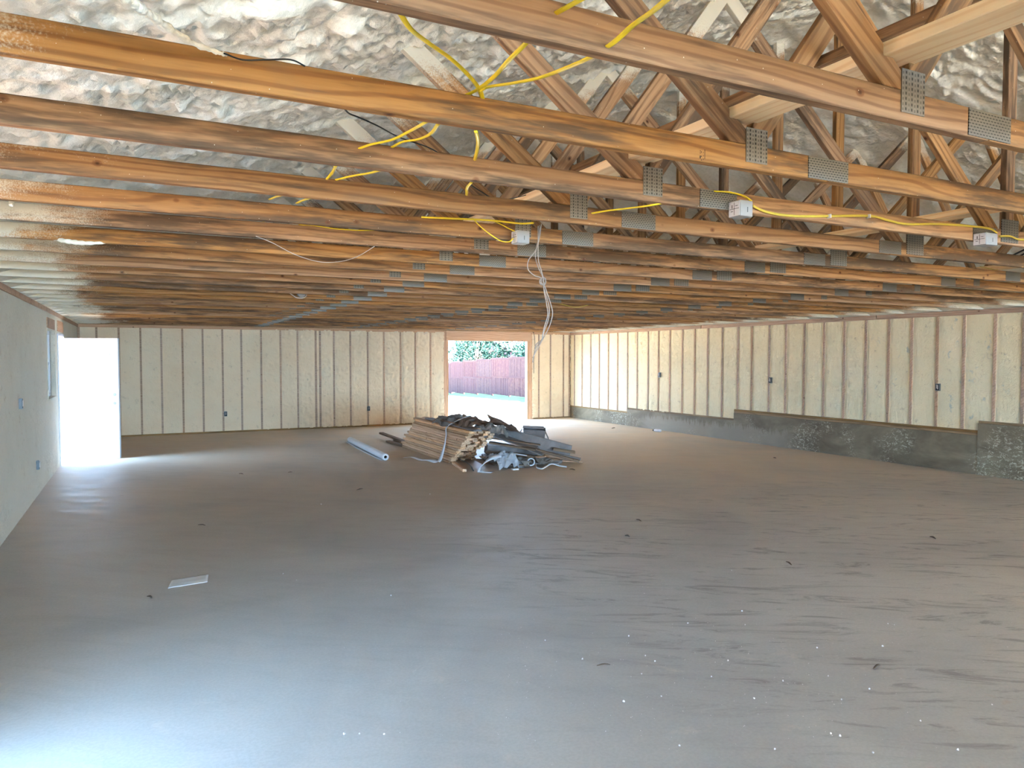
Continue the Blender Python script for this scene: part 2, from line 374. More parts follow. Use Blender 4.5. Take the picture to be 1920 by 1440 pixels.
def roof_fn(x, y):
    z = roofz(x); p = Vector((x, y, z))
    wob = Vector((nz(p * 1.3), nz(p * 1.3 + Vector((9, 2, 5))), 0)) * 0.16
    q = p + wob
    if x < RX:
        e = max(0.0, min(1.0, (x + 1.2) / 1.0)); a = 0.030 + 0.014 * nz(p * 0.8)
        h = abs(nz(q * 7.0)) * 0.8 + abs(nz(q * 15.0 + Vector((3, 1, 4)))) * 0.85 + abs(nz(q * 29.0)) * 0.5
        h = (h - 0.35) * a * 1.9 * (0.45 + 0.55 * e)
        if x > 3.2: h *= 1 - 0.35 * min(1, (x - 3.2) / 1.2)
    else:
        q2 = Vector((q.x * 1.0, q.y * 1.0, q.z)); r = Vector((q.x * 6.0 + 3.0 * nz(q * 2.0), q.y * 17.0, q.z * 2))
        h = (abs(nz(r)) + 0.5 * abs(nz(Vector((q.x * 17, q.y * 30, 1.0)))) - 0.25) * 0.05 + 0.03 * nz(q2 * 2.0)
    k = (y - TY0) / TSP; d = abs(k - round(k)) * TSP                 # a soft ridge where the foam wraps each rafter
    h += 0.035 * math.exp(-(d / 0.05) ** 2) * (0.6 + 0.8 * nz(Vector((x * 2, y, 0))))
    h += 0.05 * math.exp(-(abs(x - RX) / 0.15) ** 2)
    h *= max(0.0, min(1.0, min(x - XL, XR - x) / 0.5))
    return (x, y, z - h)
ys = steps(YF - 0.1, 0.9, 0.12)[:-1] + steps(0.9, 4.6, 0.021)[:-1] + steps(4.6, 8.0, 0.04)[:-1] + steps(8.0, YB + 0.1, 0.09)
xs = steps(XL - 0.13, RX, 0.021)[:-1] + steps(RX, XR + 0.13, 0.028)
ceil = link('ceiling', grid_mesh(xs, ys, roof_fn), M['foam']); struct(ceil, 'cream spray foam on the underside of the sloping roof, lumpy on the left slope')
bm = bmesh.new()
for sx, x0, x1 in ((1, XL - 1.1, RX), (-1, RX, XR + 0.5)):  # left eave lengthened, out of view, to block sky light at door and opening
    za, zb = roofz(x0) if x0 < RX else RZ, roofz(x1) if x1 > RX else RZ
    pr = [(x0, za + 0.10), (x1, zb + 0.10), (x1, zb + 0.16), (x0, za + 0.16)]
    lo = [bm.verts.new((x, YF - 0.5, z)) for x, z in pr]; hi = [bm.verts.new((x, YB + 0.5, z)) for x, z in pr]
    for i in range(4): bm.faces.new((lo[i], lo[(i + 1) % 4], hi[(i + 1) % 4], hi[i]))
    bm.faces.new(lo); bm.faces.new(hi[::-1])
link('roof_deck', bm_mesh(bm), M['shingle'], ceil)

def wall_shell(name, boxes, label, mat=None):
    bm = bmesh.new()
    for a, b in boxes: add_box(bm, a, b)
    return struct(link(name, bm_mesh(bm), mat or M['osb']), label)
# far wall
GX0, GX1, GZ = 7.08, 9.49, 2.13
wb = wall_shell('wall_back', [((XL - 0.14, YB + 0.06, 0), (GX0 - 0.09, YB + 0.14, CZ + 0.1)), ((GX1 + 0.09, YB + 0.06, 0), (XR + 0.14, YB + 0.14, CZ + 0.1)),
     ((GX0 - 0.09, YB + 0.06, GZ + 0.05), (GX1 + 0.09, YB + 0.14, CZ + 0.1))], 'far framed wall with cream foam between bare studs and an open garage doorway')
def gable(y0, y1, parent):
    bm = bmesh.new(); P = [(XL - 0.14, CZ + 0.02), (XR + 0.14, CZ + 0.02), (XR + 0.14, CZ + 0.06), (RX, RZ + 0.12), (XL - 0.14, CZ + 0.06)]
    lo = [bm.verts.new((x, y0, z)) for x, z in P]; hi = [bm.verts.new((x, y1, z)) for x, z in P]
    for i in range(5): bm.faces.new((lo[i], lo[(i + 1) % 5], hi[(i + 1) % 5], hi[i]))
    bm.faces.new(lo); bm.faces.new(hi[::-1]); return link('gable_panel', bm_mesh(bm), M['osb'], parent)
gable(YB + 0.06, YB + 0.14, wb)
bstuds = [-1.12, -0.80, -0.39, 0.02, 0.42, 0.84, 1.25, 1.66, 2.06, 2.49, 2.92, 3.31, 3.73, 3.83, 4.16, 4.56, 4.99, 5.4, 5.83, 6.22, 6.63, 9.8, 10.17, 10.59, 10.78]
def near_stud(v, L): return min(abs(v - s) for s in L)
def back_fn(x, z):
    A = 0.15 + 0.85 * max(0, min(1, (x - 2.0) / 2.5)); 
    if x > 9.5: A = 0.45
    p = Vector((x, 0, z)); q = p + Vector((nz(p * 3), 0, nz(p * 3 + Vector((5, 5, 5))))) * 0.06
    zone = 0.45 + 0.9 * max(-0.3, nz(Vector((x * 1.1, 2.2, z * 1.5))))
    h = (abs(nz(Vector((q.x * 9, 4, q.z * 14)))) * 1.2 + abs(nz(Vector((q.x * 19, 1, q.z * 30)))) * 0.7) * 0.075 * A * max(0.12, zone) * 1.6
    d = near_stud(x, bstuds); e = min(1, max(0, (d - 0.02) / 0.05))
    return (x, YB + 0.016 + 0.004 * nz(p * 6) - min(0.042, h) * e, z)
def keepb(x, z): return not (GX0 - 0.1 < x < GX1 + 0.1)
link('foam_insulation', grid_mesh(steps(XL, XR, 0.026), steps(0.03, CZ - 0.04, 0.026), back_fn, keepb), M['foam_back'], wb)
for i, x in enumerate(bstuds):
    hw = 0.019 if abs(x - 3.73) > 0.02 and abs(x - 3.83) > 0.02 else 0.022
    box('stud', (x - hw, YB - 0.002, 0.038), (x + hw, YB + 0.06, CZ - 0.05), M['stud'], wb).rotation_euler = (0, 0, 0)
for a, b in ((XL, GX0 - 0.1), (GX1 + 0.14, XR)):
    box('bottom_plate', (a, YB - 0.004, 0), (b, YB + 0.06, 0.038), M['plate_wood'], wb); 
box('top_plate', (XL, YB - 0.004, CZ - 0.06), (XR, YB + 0.06, CZ), M['header'], wb)
hd = board('header', (GX0 - 0.03, YB + 0.02, GZ + 0.125), (GX1 + 0.05, YB + 0.02, GZ + 0.125), 0.25, 0.06, M['header'], wb)
for a, b in ((GX0 - 0.115, GX0 - 0.03), (GX0 - 0.03, GX0), (GX1, GX1 + 0.055), (GX1 + 0.055, GX1 + 0.14)):
    board('jamb_stud', ((a + b) / 2, YB + 0.055, 0), ((a + b) / 2, YB + 0.055, GZ if abs(a - GX0 + 0.03) < 0.01 or a == GX1 else GZ + 0.25), b - a - 0.002, 0.14, M['header'], wb, up=Vector((0, 1, 0)))
box('outer_trim', (GX1 - 0.03, YB + 0.13, 0), (GX1 + 0.1, YB + 0.16, GZ), M['white_trim'], wb)

# right wall on its stepped concrete stem
px_r = [1076.7, 1090.9, 1107, 1123, 1140, 1157.3, 1176, 1194, 1214.6, 1234, 1255.4, 1278.8, 1302, 1326.4, 1353.5, 1383, 1409, 1441.5, 1472.6, 1507, 1544, 1582, 1622, 1665, 1708, 1756, 1806, 1864, 1918]
rstuds = [at(p, 700, 0, XR).y for p in px_r]
while rstuds[-1] > YF + 0.4: rstuds.append(rstuds[-1] - 0.406)
s1, s2, s3 = at(1177, 768, 0, XR).y, at(1376.5, 780, 0, XR).y, at(1835, 800, 0, XR).y
seg = [(s1, YB, at(1125, 766, 0, XR).z, 1), (s2, s1, at(1280, 775, 0, XR).z, 1), (s3, s2, at(1600, 786.5, 0, XR).z, 2), (YF, s3, at(1880, 792, 0, XR).z, 1)]
def segz(y):
    for a, b, z, n in seg:
        if y >= a: return z
    return seg[-1][2]
wr = wall_shell('wall_right', [((XR + 0.06, YF - 0.14, 0), (XR + 0.14, YB + 0.14, CZ + 0.1))], 'long right wall of cream foam between pink studs above a stepped concrete base')
def right_fn(y, z):
    p = Vector((0, y, z)); q = p + Vector((0, nz(p * 3), nz(p * 3 + Vector((5, 5, 5))))) * 0.06
    A = 0.35 + 0.5 * max(0, min(1, (y - 7) / 4)); zone = 0.3 + 1.0 * max(-0.25, nz(Vector((3.3, y * 0.8, z * 0.9))))
    h = (abs(nz(Vector((4, q.y * 8, q.z * 12)))) * 1.2 + abs(nz(Vector((1, q.y * 18, q.z * 28)))) * 0.7) * 0.045 * A * max(0.1, zone) * 1.5
    d = near_stud(y, rstuds); e = min(1, max(0, (d - 0.02) / 0.05))
    return (XR + 0.014 + 0.004 * nz(p * 6) - min(0.026, h) * e, y, max(z, segz(y) - 0.02))
link('foam_insulation', grid_mesh(steps(YF, YB, 0.03), steps(0.25, CZ - 0.04, 0.03), right_fn, lambda y, z: z > segz(y) - 0.03), M['foam_right'], wr)
for y in rstuds:
    box('stud', (XR - 0.002, y - 0.02, segz(y)), (XR + 0.06, y + 0.02, CZ - 0.06), M['stud'], wr)
for a, b, z, n in seg:
    for k in range(n):
        zz = z - 0.038 * (k + 1)
        board('sill_plate', (XR + 0.03, a, zz + 0.019), (XR + 0.03, b, zz + 0.019), 0.037, 0.075, M['plate_wood'], wr)
    box('stem_wall', (XR - 0.022 if a < s3 - 0.5 else XR - 0.012, a, 0), (XR + 0.07, b, z - 0.038 * n), M['stem'], wr)
for k in range(8):
    y0 = YF + k * 4.2
    if y0 > YB - 0.2: break
    board('top_plate', (XR + 0.03, y0, CZ - 0.035), (XR + 0.03, min(YB, y0 + 4.18), CZ - 0.035), 0.07, 0.075, M['stud'], wr)
# left wall
dy0, dy1, dz = 13.42, 14.34, 2.04
wy0, wy1, wz0, wz1 = 11.95, 12.98, 1.12, 2.09
X0 = XL - 0.14
wl = wall_shell('wall_left', [((X0, YF - 0.14, 0), (XL - 0.06, OP['g0'], CZ + 0.1)), ((X0, OP['g0'], OP['gz']), (XL - 0.06, OP['g1'], CZ + 0.1)),
     ((X0, OP['g1'], 0), (XL - 0.06, wy0, CZ + 0.1)), ((X0, wy0, 0), (XL - 0.06, wy1, wz0)), ((X0, wy0, wz1), (XL - 0.06, wy1, CZ + 0.1)),
     ((X0, wy1, 0), (XL - 0.06, dy0, CZ + 0.1)), ((X0, dy0, dz), (XL - 0.06, dy1, CZ + 0.1)), ((X0, dy1, 0), (XL - 0.06, YB + 0.14, CZ + 0.1))],
     'left wall of grey cream foam with a narrow window and an open doorway')
lstuds = [YB - 0.3 - 0.41 * k for k in range(50)]
def left_fn(y, z):
    p = Vector((0, y, z)); d = near_stud(y, lstuds)
    h = abs(nz(Vector((4, y * 9, z * 10)))) * 0.006 + 0.003 * nz(p * 2)
    return (XL - 0.007 + h, y, z)
def keepl(y, z):
    return not ((OP['g0'] < y < OP['g1'] and z < OP['gz']) or (wy0 < y < wy1 and wz0 < z < wz1) or (dy0 - 0.03 < y < dy1 + 0.03 and z < dz + 0.04))
yl = sorted(set(steps(YF, OP['g0'], 0.1) + steps(OP['g0'], OP['g1'], 0.1) + steps(OP['g1'], wy0, 0.035) + steps(wy0, wy1, 0.05) + steps(wy1, dy0 - 0.03, 0.04) + steps(dy0 - 0.03, dy1 + 0.03, 0.05) + steps(dy1 + 0.03, YB, 0.05)))
zl = sorted(set(steps(0.0, wz0, 0.035) + steps(wz0, dz + 0.04, 0.035) + steps(dz + 0.04, wz1, 0.04) + steps(wz1, OP['gz'], 0.05) + steps(OP['gz'], CZ - 0.02, 0.04)))
link('foam_insulation', grid_mesh(yl, zl, left_fn, keepl), M['foam_left'], wl)
for y in lstuds:
    if y < YF or OP['g0'] - 0.02 < y < OP['g1'] + 0.02 or wy0 - 0.03 < y < wy1 + 0.03 or dy0 - 0.05 < y < dy1 + 0.05: continue
    board('stud', (XL - 0.03, y, 0.03), (XL - 0.03, y, CZ - 0.06), 0.036, 0.061, M['stud'], wl, up=Vector((1, 0, 0)), roll=PI / 2 * 0)
box('top_plate', (XL - 0.06, YF, CZ - 0.06), (XL + 0.014, YB, CZ), M['stud'], wl)
box('window_header', (XL - 0.06, wy0 + 0.02, wz1 + 0.02), (XL + 0.006, wy1 - 0.02, wz1 + 0.17), M['stud'], wl)
box('door_header', (XL - 0.06, dy0, dz + 0.07), (XL + 0.006, dy1, dz + 0.24), M['header'], wl)
bm = bmesh.new()                                    # reveals around the holes
for a, b, c, d in ((wy0, wy1, wz0, wz1),):
    t = 0.02
    add_box(bm, (X0, a - t, c - t), (XL + 0.004, a, d + t)); add_box(bm, (X0, b, c - t), (XL + 0.004, b + t, d + t))
    add_box(bm, (X0, a, c - t), (XL + 0.012, b, c)); add_box(bm, (X0, a, d), (XL + 0.004, b, d + t))
link('window_reveal', bm_mesh(bm), M['foam_left'], wl)
wf = wall_shell('wall_front', [((XL - 0.14, YF - 0.14, 2.32), (XR + 0.14, YF, CZ + 0.1))], 'near end wall behind the camera')  # unseen end wall, set back and opened full width for fill daylight
wf.data.materials.clear(); wf.data.materials.append(M['foam_left']); gable(YF - 0.14, YF - 0.06, wf)

# window
win = empty('window_1', (X0 + 0.04, (wy0 + wy1) / 2, wz0)); struct(win, 'narrow white sash window in the left wall')
ww, wh = wy1 - wy0, wz1 - wz0; t = 0.05
bm = bmesh.new()
add_box(bm, (-0.035, -ww / 2, 0), (0.035, -ww / 2 + t, wh)); add_box(bm, (-0.035, ww / 2 - t, 0), (0.035, ww / 2, wh))
add_box(bm, (-0.035, -ww / 2 + t, 0), (0.035, ww / 2 - t, t)); add_box(bm, (-0.035, -ww / 2 + t, wh - t), (0.035, ww / 2 - t, wh))
link('window_frame', bm_mesh(bm), M['white_trim'], win)
for nm, z0, z1, dx in (('lower_sash', t, wh / 2 + 0.02, 0.012), ('upper_sash', wh / 2 - 0.02, wh - t, -0.016)):
    bm = bmesh.new(); a, b, s = -ww / 2 + t, ww / 2 - t, 0.035
    add_box(bm, (dx - 0.012, a, z0), (dx + 0.012, a + s, z1)); add_box(bm, (dx - 0.012, b - s, z0), (dx + 0.012, b, z1))
    add_box(bm, (dx - 0.012, a + s, z0), (dx + 0.012, b - s, z0 + s)); add_box(bm, (dx - 0.012, a + s, z1 - s), (dx + 0.012, b - s, z1))
    so = link(nm, bm_mesh(bm), M['white_trim'], win)
    box('pane', (dx - 0.003, a + s, z0 + s), (dx + 0.003, b - s, z1 - s), M['glass'], so)

# door: frame and leaf swung into the room
dr = empty('door_1', (XL, dy1, 0)); struct(dr, 'white panelled door standing open into the room from the left wall')
bm = bmesh.new(); W = dy1 - dy0
add_box(bm, (-0.15, -0.03, 0), (0.012, 0.03, dz + 0.03)); add_box(bm, (-0.15, -W - 0.03, 0), (0.012, -W + 0.03 - 0.02, dz + 0.03)); add_box(bm, (-0.15, -W, dz), (0.012, 0, dz + 0.035))
link('door_frame', bm_mesh(bm), M['white_trim'], dr)
LW, LH, LT = 0.915, 2.02, 0.044
bm = bmesh.new(); add_box(bm, (0, -LT / 2, 0.008), (LW, LT / 2, LH))
def raised(x0, x1, z0, z1, side):
    y = side * LT / 2; o_, i_ = 0.0, 0.022
    R0 = [(x0, z0), (x1, z0), (x1, z1), (x0, z1)]; g = [(x0 + i_, z0 + i_), (x1 - i_, z0 + i_), (x1 - i_, z1 - i_), (x0 + i_, z1 - i_)]
    k = [(x0 + 0.05, z0 + 0.05), (x1 - 0.05, z0 + 0.05), (x1 - 0.05, z1 - 0.05), (x0 + 0.05, z1 - 0.05)]
    va = [bm.verts.new((x, y + side * 0.0005, z)) for x, z in R0]; vb = [bm.verts.new((x, y + side * 0.009, z)) for x, z in g]
    vc = [bm.verts.new((x, y + side * 0.003, z)) for x, z in k]; vd = [bm.verts.new((x, y + side * 0.003, z)) for x, z in k]
    for A_, B_ in ((va, vb), (vb, vc)):
        for i in range(4): bm.faces.new((A_[i], A_[(i + 1) % 4], B_[(i + 1) % 4], B_[i]))
    bm.faces.new(vc)
for x0, x1 in ((0.13, 0.40), (0.515, 0.785)):
    for z0, z1 in ((0.22, 0.80), (0.99, 1.62), (1.72, 1.90)):
        raised(x0, x1, z0, z1, -1); raised(x0, x1, z0, z1, 1)
leaf = link('door_leaf', bm_mesh(bm), M['door'], dr, (0.01, -0.02, 0), (0, 0, math.atan2(-0.455, 0.89)))
for z in (0.93, 1.075):
    bm = bmesh.new(); bmesh.ops.create_cone(bm, cap_ends=True, segments=20, radius1=0.028, radius2=0.028, depth=LT + 0.006)
    link('lock_bore', bm_mesh(bm), M['steel'], leaf, (LW - 0.065, 0, z), (PI / 2, 0, 0))
for z in (0.25, 1.0, 1.8): box('hinge', (-0.012, -0.03, z), (0.004, 0.02, z + 0.09), M['steel'], leaf)

# ------------------------------------------------------------------ yard seen through the openings
def gz(x, y):
    d = max(0.0, y - YB - 0.14); return -0.04 - 0.00085 * d * d + 0.02 * nz(Vector((x * 0.5, y * 0.5, 0))) * min(1, d / 3)
gm = grid_mesh(steps(-40, 60, 1.0), steps(-25, 80, 1.0), lambda x, y: (x, y, gz(x, y) - (0.05 if y < YB + 1 else 0)))
struct(link('ground', gm, M['ground']), 'pale bare yard with a strip of grass at the foot of the fence')
box('driveway_apron', (5.5, YB + 0.14, -0.35), (11.0, YB + 5, -0.02), M['siding']).name = 'driveway'
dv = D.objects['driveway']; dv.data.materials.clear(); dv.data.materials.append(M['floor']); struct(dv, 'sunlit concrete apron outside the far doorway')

# ------------------------------------------------------------------ roof trusses
CH = 0.089; CT = 0.038; XJ, XM, XQ = 2.04, 4.76, 7.52
def clip(poly, p, n):
    out = []
    for i in range(len(poly)):
        a, b = poly[i], poly[(i + 1) % len(poly)]; da = (a[0] - p[0]) * n[0] + (a[1] - p[1]) * n[1]; db = (b[0] - p[0]) * n[0] + (b[1] - p[1]) * n[1]
        if da >= 0: out.append(a)
        if da * db < 0: t = da / (da - db); out.append((a[0] + (b[0] - a[0]) * t, a[1] + (b[1] - a[1]) * t))
    return out
def web(p0, p1, parent, clips, wd=CH, thk=0.0375, mat=None):
    d = Vector((p1[0] - p0[0], p1[1] - p0[1])); L = d.length; d /= L; n = Vector((-d.y, d.x)); h = wd / 2
    a = Vector(p0) - d * 0.12; b = Vector(p1) + d * 0.1
    poly = [tuple(a - n * h), tuple(b - n * h), tuple(b + n * h), tuple(a + n * h)]
    for p, nn in clips: poly = clip(poly, p, nn)
    c = (Vector(p0) + Vector(p1)) / 2; loc = [((q[0] - c.x) * d.x + (q[1] - c.y) * d.y, (q[0] - c.x) * n.x + (q[1] - c.y) * n.y) for q in poly]
    bm = bmesh.new(); lo = [bm.verts.new((x, -thk / 2, z)) for x, z in loc]; hi = [bm.verts.new((x, thk / 2, z)) for x, z in loc]
    k = len(loc)
    for i in range(k): bm.faces.new((lo[i], lo[(i + 1) % k], hi[(i + 1) % k], hi[i]))
    bm.faces.new(lo); bm.faces.new(hi[::-1])
    bmesh.ops.bevel(bm, geom=bm.edges[:], offset=0.0025, segments=1, affect='EDGES')
    o = link('web', bm_mesh(bm), mat or M['truss'], parent, (c.x, 0, c.y), (0, -math.atan2(d.y, d.x), 0)); return o
def make_truss():
    r = empty('roof_truss', (0, TY0, CZ)); Z = CH                    # local z = 0 is the underside of the bottom chord
    for a, b in ((XL - 0.11, 2.42), (2.424, 4.5), (4.504, 7.06), (7.064, XR + 0.11)):
        board('bottom_chord', (a, 0, CH / 2), (b, 0, CH / 2), CH, CT, M['truss'], r)
    top = ((0, Z + 0.001), (0, 1))
    w = lambda p0, p1, *cl: web(p0, p1, r, [top] + list(cl))
    m = lambda x: 2 * (XM + 0.02) - x
    w((2.05, 0.04), (1.0, 0.84), ((2.02, 0), (-1, 0)))
    w((2.0, 0.07), (3.02, 1.39), ((2.022, 0), (1, 0)))
    w((4.61, 0.06), (3.08, 1.36), ((XM - 0.046, 0), (-1, 0)))
    w((XM, 0.05), (XM, RZ - CZ))
    w((m(4.61), 0.06), (m(3.08), 1.36), ((XM + 0.046, 0), (1, 0)))
    w((m(2.0), 0.07), (m(3.02), 1.39), ((m(2.022), 0), (-1, 0)))
    w((m(2.05), 0.04), (m(1.0), 0.84), ((m(2.02), 0), (1, 0)))
    def plate(x0, x1, z0, z1, mat, nm):
        box(nm, (x0, -CT / 2 - 0.003, z0), (x1, -CT / 2 - 0.0002, z1), mat, r)
    plate(XJ - 0.055, XJ + 0.05, 0.025, 0.150, M['plate_v'], 'joint_plate')
    plate(XM - 0.09, XM + 0.09, 0.012, 0.150, M['plate_v'], 'joint_plate')
    plate(XQ - 0.05, XQ + 0.05, 0.025, 0.150, M['plate_v'], 'joint_plate')
    for c in (2.42, 4.5, 7.06): plate(c - 0.112, c + 0.112, 0.003, 0.086, M['plate_h'], 'splice_plate')
    return r
first = make_truss()
ordi = ['', 'second', 'third', 'fourth', 'fifth', 'sixth', 'seventh', 'eighth', 'ninth', 'tenth', 'eleventh', 'twelfth', 'thirteenth', 'fourteenth', 'fifteenth', 'sixteenth',
        'seventeenth', 'eighteenth', 'nineteenth', 'twentieth', 'twenty-first', 'twenty-second', 'twenty-third', 'twenty-fourth', 'twenty-fifth', 'twenty-sixth']
lab = {0: 'brown pine roof truss crossing from the top edge to the right edge',
       1: 'brown pine roof truss below the topmost crossing one, yellow cables over its top',
       2: 'roof truss carrying two grey junction boxes and a stapled yellow cable on its right half',
       3: 'roof truss just behind the one with two grey junction boxes, dark stained right half',
       4: 'roof truss just in front of the wires hung in a knotted loop',
       NT - 1: 'farthest roof truss, right against the top of the far wall',
       NT - 2: 'roof truss next before the farthest one, near the far wall'}
def copy_tree(o, parent=None):
    c = o.copy(); C.objects.link(c); c.parent = parent
    for ch in [k for k in o.children]: copy_tree(ch, c)
    return c
trusses = {0: first}
for k in range(-1, NT):
    t = first if k == 0 else copy_tree(first)
    trusses[k] = t
    rr = random.Random(k + 50); t.location = (0, TY0 + TSP * k + (rr.uniform(-0.01, 0.01) if k > 2 else 0), CZ + (rr.uniform(-0.004, 0.004) if k > 2 else 0))
    if k == -1: L = 'dark truss chord cutting the top right corner, closest of all to the camera'
    else: L = lab.get(k) or (ordi[k + 1 - 1] if False else 'sawn pine roof truss, %s bottom chord counted from the top of the picture down' % ordi[k])
    tag(t, L, 'roof truss', 'sawn pine roof trusses')
# long flat boards laid through the webs
def run(x0, x1, z0, z1, cuts, mat, label, grp):
    for i, (a, b) in enumerate(zip(cuts, cuts[1:])):
        o = board('lateral_brace', ((x0 + x1) / 2, a + 0.003, (z0 + z1) / 2), ((x0 + x1) / 2, b - 0.003, (z0 + z1) / 2), z1 - z0, x1 - x0, mat)
        tag(o, label[i], 'brace', grp)
run(1.905, 2.045, 2.562, 2.600, (0.2, 4.7, 9.3, 13.9, 17.3), M['brace'],
    ['bright new pine board lying through the webs at the top right, nearest of its row', 'bright pine board continuing the left row of braces beyond the second junction box',
     'bright pine board third along the left row of braces', 'bright pine board at the far end of the left row of braces'], 'bright braces through the left webs')
run(4.50, 4.64, 2.575, 2.613, (0.2, 4.1, 8.7, 13.3, 17.3), M['brace'],
    ['bright new pine board along the middle of the trusses, nearest of its row', 'bright pine board second along the middle row, above the two grey boxes',
     'bright pine board third along the middle row of braces', 'bright pine board at the far end of the middle row of braces'], 'bright braces along the middle')
run(7.56, 7.70, 2.575, 2.613, (3.0, 7.9, 12.8, 17.3), M['brace'],
    ['bright pine board along the right row of braces, nearest', 'bright pine board second along the right row', 'bright pine board at the far end of the right row'], 'bright braces along the right webs')
run(2.375, 2.464, 2.835, 2.873, (0.2, 3.9, 8.7, 13.2, 17.3), M['truss'],
    ['old brown brace with nail holes just above the bright board, nearest', 'old brown brace above the bright board, second along',
     'old brown brace above the bright board, third along', 'old brown brace above the bright board, at the far end'], 'old braces nailed to the webs')
# ------------------------------------------------------------------ cables, boxes and wires in the trusses
def path(pts):      # (px, py, y) -> points
    return [at(a, b, 1, y) for a, b, y in pts]
def cable(label, pts, grp='yellow cables draped over the trusses', mat='yellow', r=0.0062, r2=0.0032, name='yellow_cable', cat='cable', tw=0.0):
    return tag(tube(name, path(pts), r, M[mat], r2=r2, twist=tw), label, cat, grp)
K = lambda k: TY0 + TSP * k
cable('yellow cable curving down from the top edge to the tied junction over the chord', [(742, 10, 1.52), (768, 52, 1.58), (800, 78, 1.66), (845, 110, 1.8), (880, 143, 1.9), (899, 168, 1.97), (906, 190, 2.03)], r=0.0075)
cable('yellow cable rising from the tied junction behind the nearest truss, left branch', [(868, 181, 2.04), (895, 168, 1.98), (925, 145, 1.8), (955, 112, 1.6), (985, 82, 1.5), (1020, 40, 1.45), (1062, 14, 1.36), (1095, -4, 1.3)])
cable('yellow cable running right from the tied junction then up across the nearest web', [(900, 172, 1.96), (915, 163, 1.95), (960, 156, 1.86), (1010, 146, 1.75), (1060, 128, 1.6), (1105, 108, 1.47), (1150, 80, 1.38), (1186, 48, 1.30), (1225, 20, 1.2), (1256, -6, 1.12)], r=0.0075)
cable('yellow cable seen below the second truss, upper of two slanting left', [(800, 228, 2.06), (770, 245, 2.3), (735, 262, 2.45), (695, 271, 2.58), (670, 280, 2.63)])
cable('yellow cable seen below the second truss, lower of two slanting left', [(822, 232, 2.06), (808, 250, 2.3), (785, 261, 2.45), (755, 266, 2.55), (735, 276, 2.62)])
cable('short yellow cable hanging straight down between the second and third trusses', [(892, 246, 2.05), (896, 262, 2.2), (895, 280, 2.4), (890, 300, 2.62)])
cable('short yellow cable dropping down behind the third truss chord', [(884, 342, 2.7), (876, 352, 2.9), (875, 366, 3.2)])
cable('yellow cable lying slanted left below the third chord near the foam', [(718, 318, 2.68), (690, 325, 2.9), (660, 330, 3.05), (630, 337, 3.22)])
cable('short yellow cable hook at the foam, left of the slanting one', [(630, 310, 2.7), (624, 322, 2.95), (613, 336, 3.22)])
cable('yellow cable below the fourth chord, left piece of two', [(532, 365, 3.28), (518, 369, 3.5), (505, 374, 3.8)])
cable('yellow cable below the fourth chord, right piece of two', [(583, 371, 3.28), (570, 375, 3.5), (556, 381, 3.8)])
cable('short yellow cable below the fifth chord near the left foam', [(438, 403, 3.9), (428, 406, 4.1), (418, 408, 4.4)])
cable('bent yellow cable end below the fifth chord beside the short one', [(518, 408, 3.9), (514, 414, 4.2), (505, 413, 4.3), (494, 415, 4.4)])
cable('yellow cable looped long under the sixth chord, left of the junction box', [(560, 421, 4.45), (590, 423, 4.42), (630, 429, 4.4), (680, 432, 4.38), (725, 430, 4.42), (760, 427, 4.46)])
cable('long yellow cable lying on the chord and ending near the hanging wires', [(790, 407, 3.84), (830, 409, 3.8), (880, 411, 3.74), (930, 414, 3.68), (975, 419, 3.6), (1000, 418, 3.5)], r=0.007, r2=0.005)
b1c = (962, 441, 3.80)
cable('thin yellow cable drooping from the long one into the left of the wire box', [(886, 409, 3.76), (900, 424, 3.74), (920, 440, 3.72), (940, 452, 3.74), (955, 453, 3.77), (962, 447, 3.80)], r=0.0045, r2=0.003)
cable('thin yellow cable entering the top of the wire box beside the hanging wires', [(925, 414, 3.72), (942, 422, 3.76), (955, 429, 3.78), (966, 434, 3.80)], r=0.004, r2=0.003)
cable('yellow cable passing low between trusses right of the centre', [(1110, 400, 3.0), (1140, 395, 2.9), (1175, 391, 2.8), (1220, 385, 2.66), (1260, 377, 2.64)])
cable('yellow cable arching into the top of the left one of two grey boxes', [(1318, 362, 2.66), (1340, 359, 2.62), (1370, 361, 2.60), (1395, 368, 2.59), (1409, 377, 2.58)])
cable('dusty yellow cable stapled along the dark chord between the two grey boxes', [(1411, 386, 2.605), (1440, 398, 2.61), (1490, 405, 2.61), (1560, 405, 2.61), (1632, 405, 2.61), (1665, 413, 2.61), (1700, 420, 2.61), (1760, 420, 2.61), (1820, 424, 2.61), (1856, 429, 2.60), (1870, 437, 2.59)], mat='cable_olive', r=0.0035, r2=0.0065)
cable('dusty yellow cable leaving the right grey box toward the right edge', [(1874, 443, 2.59), (1895, 443, 2.60), (1910, 449, 2.61), (1935, 449, 2.61)], mat='cable_olive', r=0.0035, r2=0.006)
cable('pale yellow cable end hanging under the dark chord at the right', [(1838, 500, 4.2), (1855, 503, 4.25), (1868, 506, 4.3), (1880, 500, 4.35)], mat='cable_olive', r=0.005)
cable('yellow cable tail hanging far right above the wall plate', [(1752, 554, 6.9), (1760, 556, 6.9), (1768, 555, 6.9), (1770, 552, 6.9)], mat='cable_olive', r=0.005)
cable('dull yellow cable lying by the foam strand at far left', [(165, 446, 5.12), (190, 452, 5.1), (220, 456, 5.1), (262, 454, 5.12)], mat='yellow', r=0.005)
cable('thin yellow cable sagging behind the knotted wires', [(1010, 565, 8.7), (1050, 570, 8.6), (1080, 576, 8.5), (1110, 570, 8.6)], mat='cable_olive', r=0.006, r2=0.004)
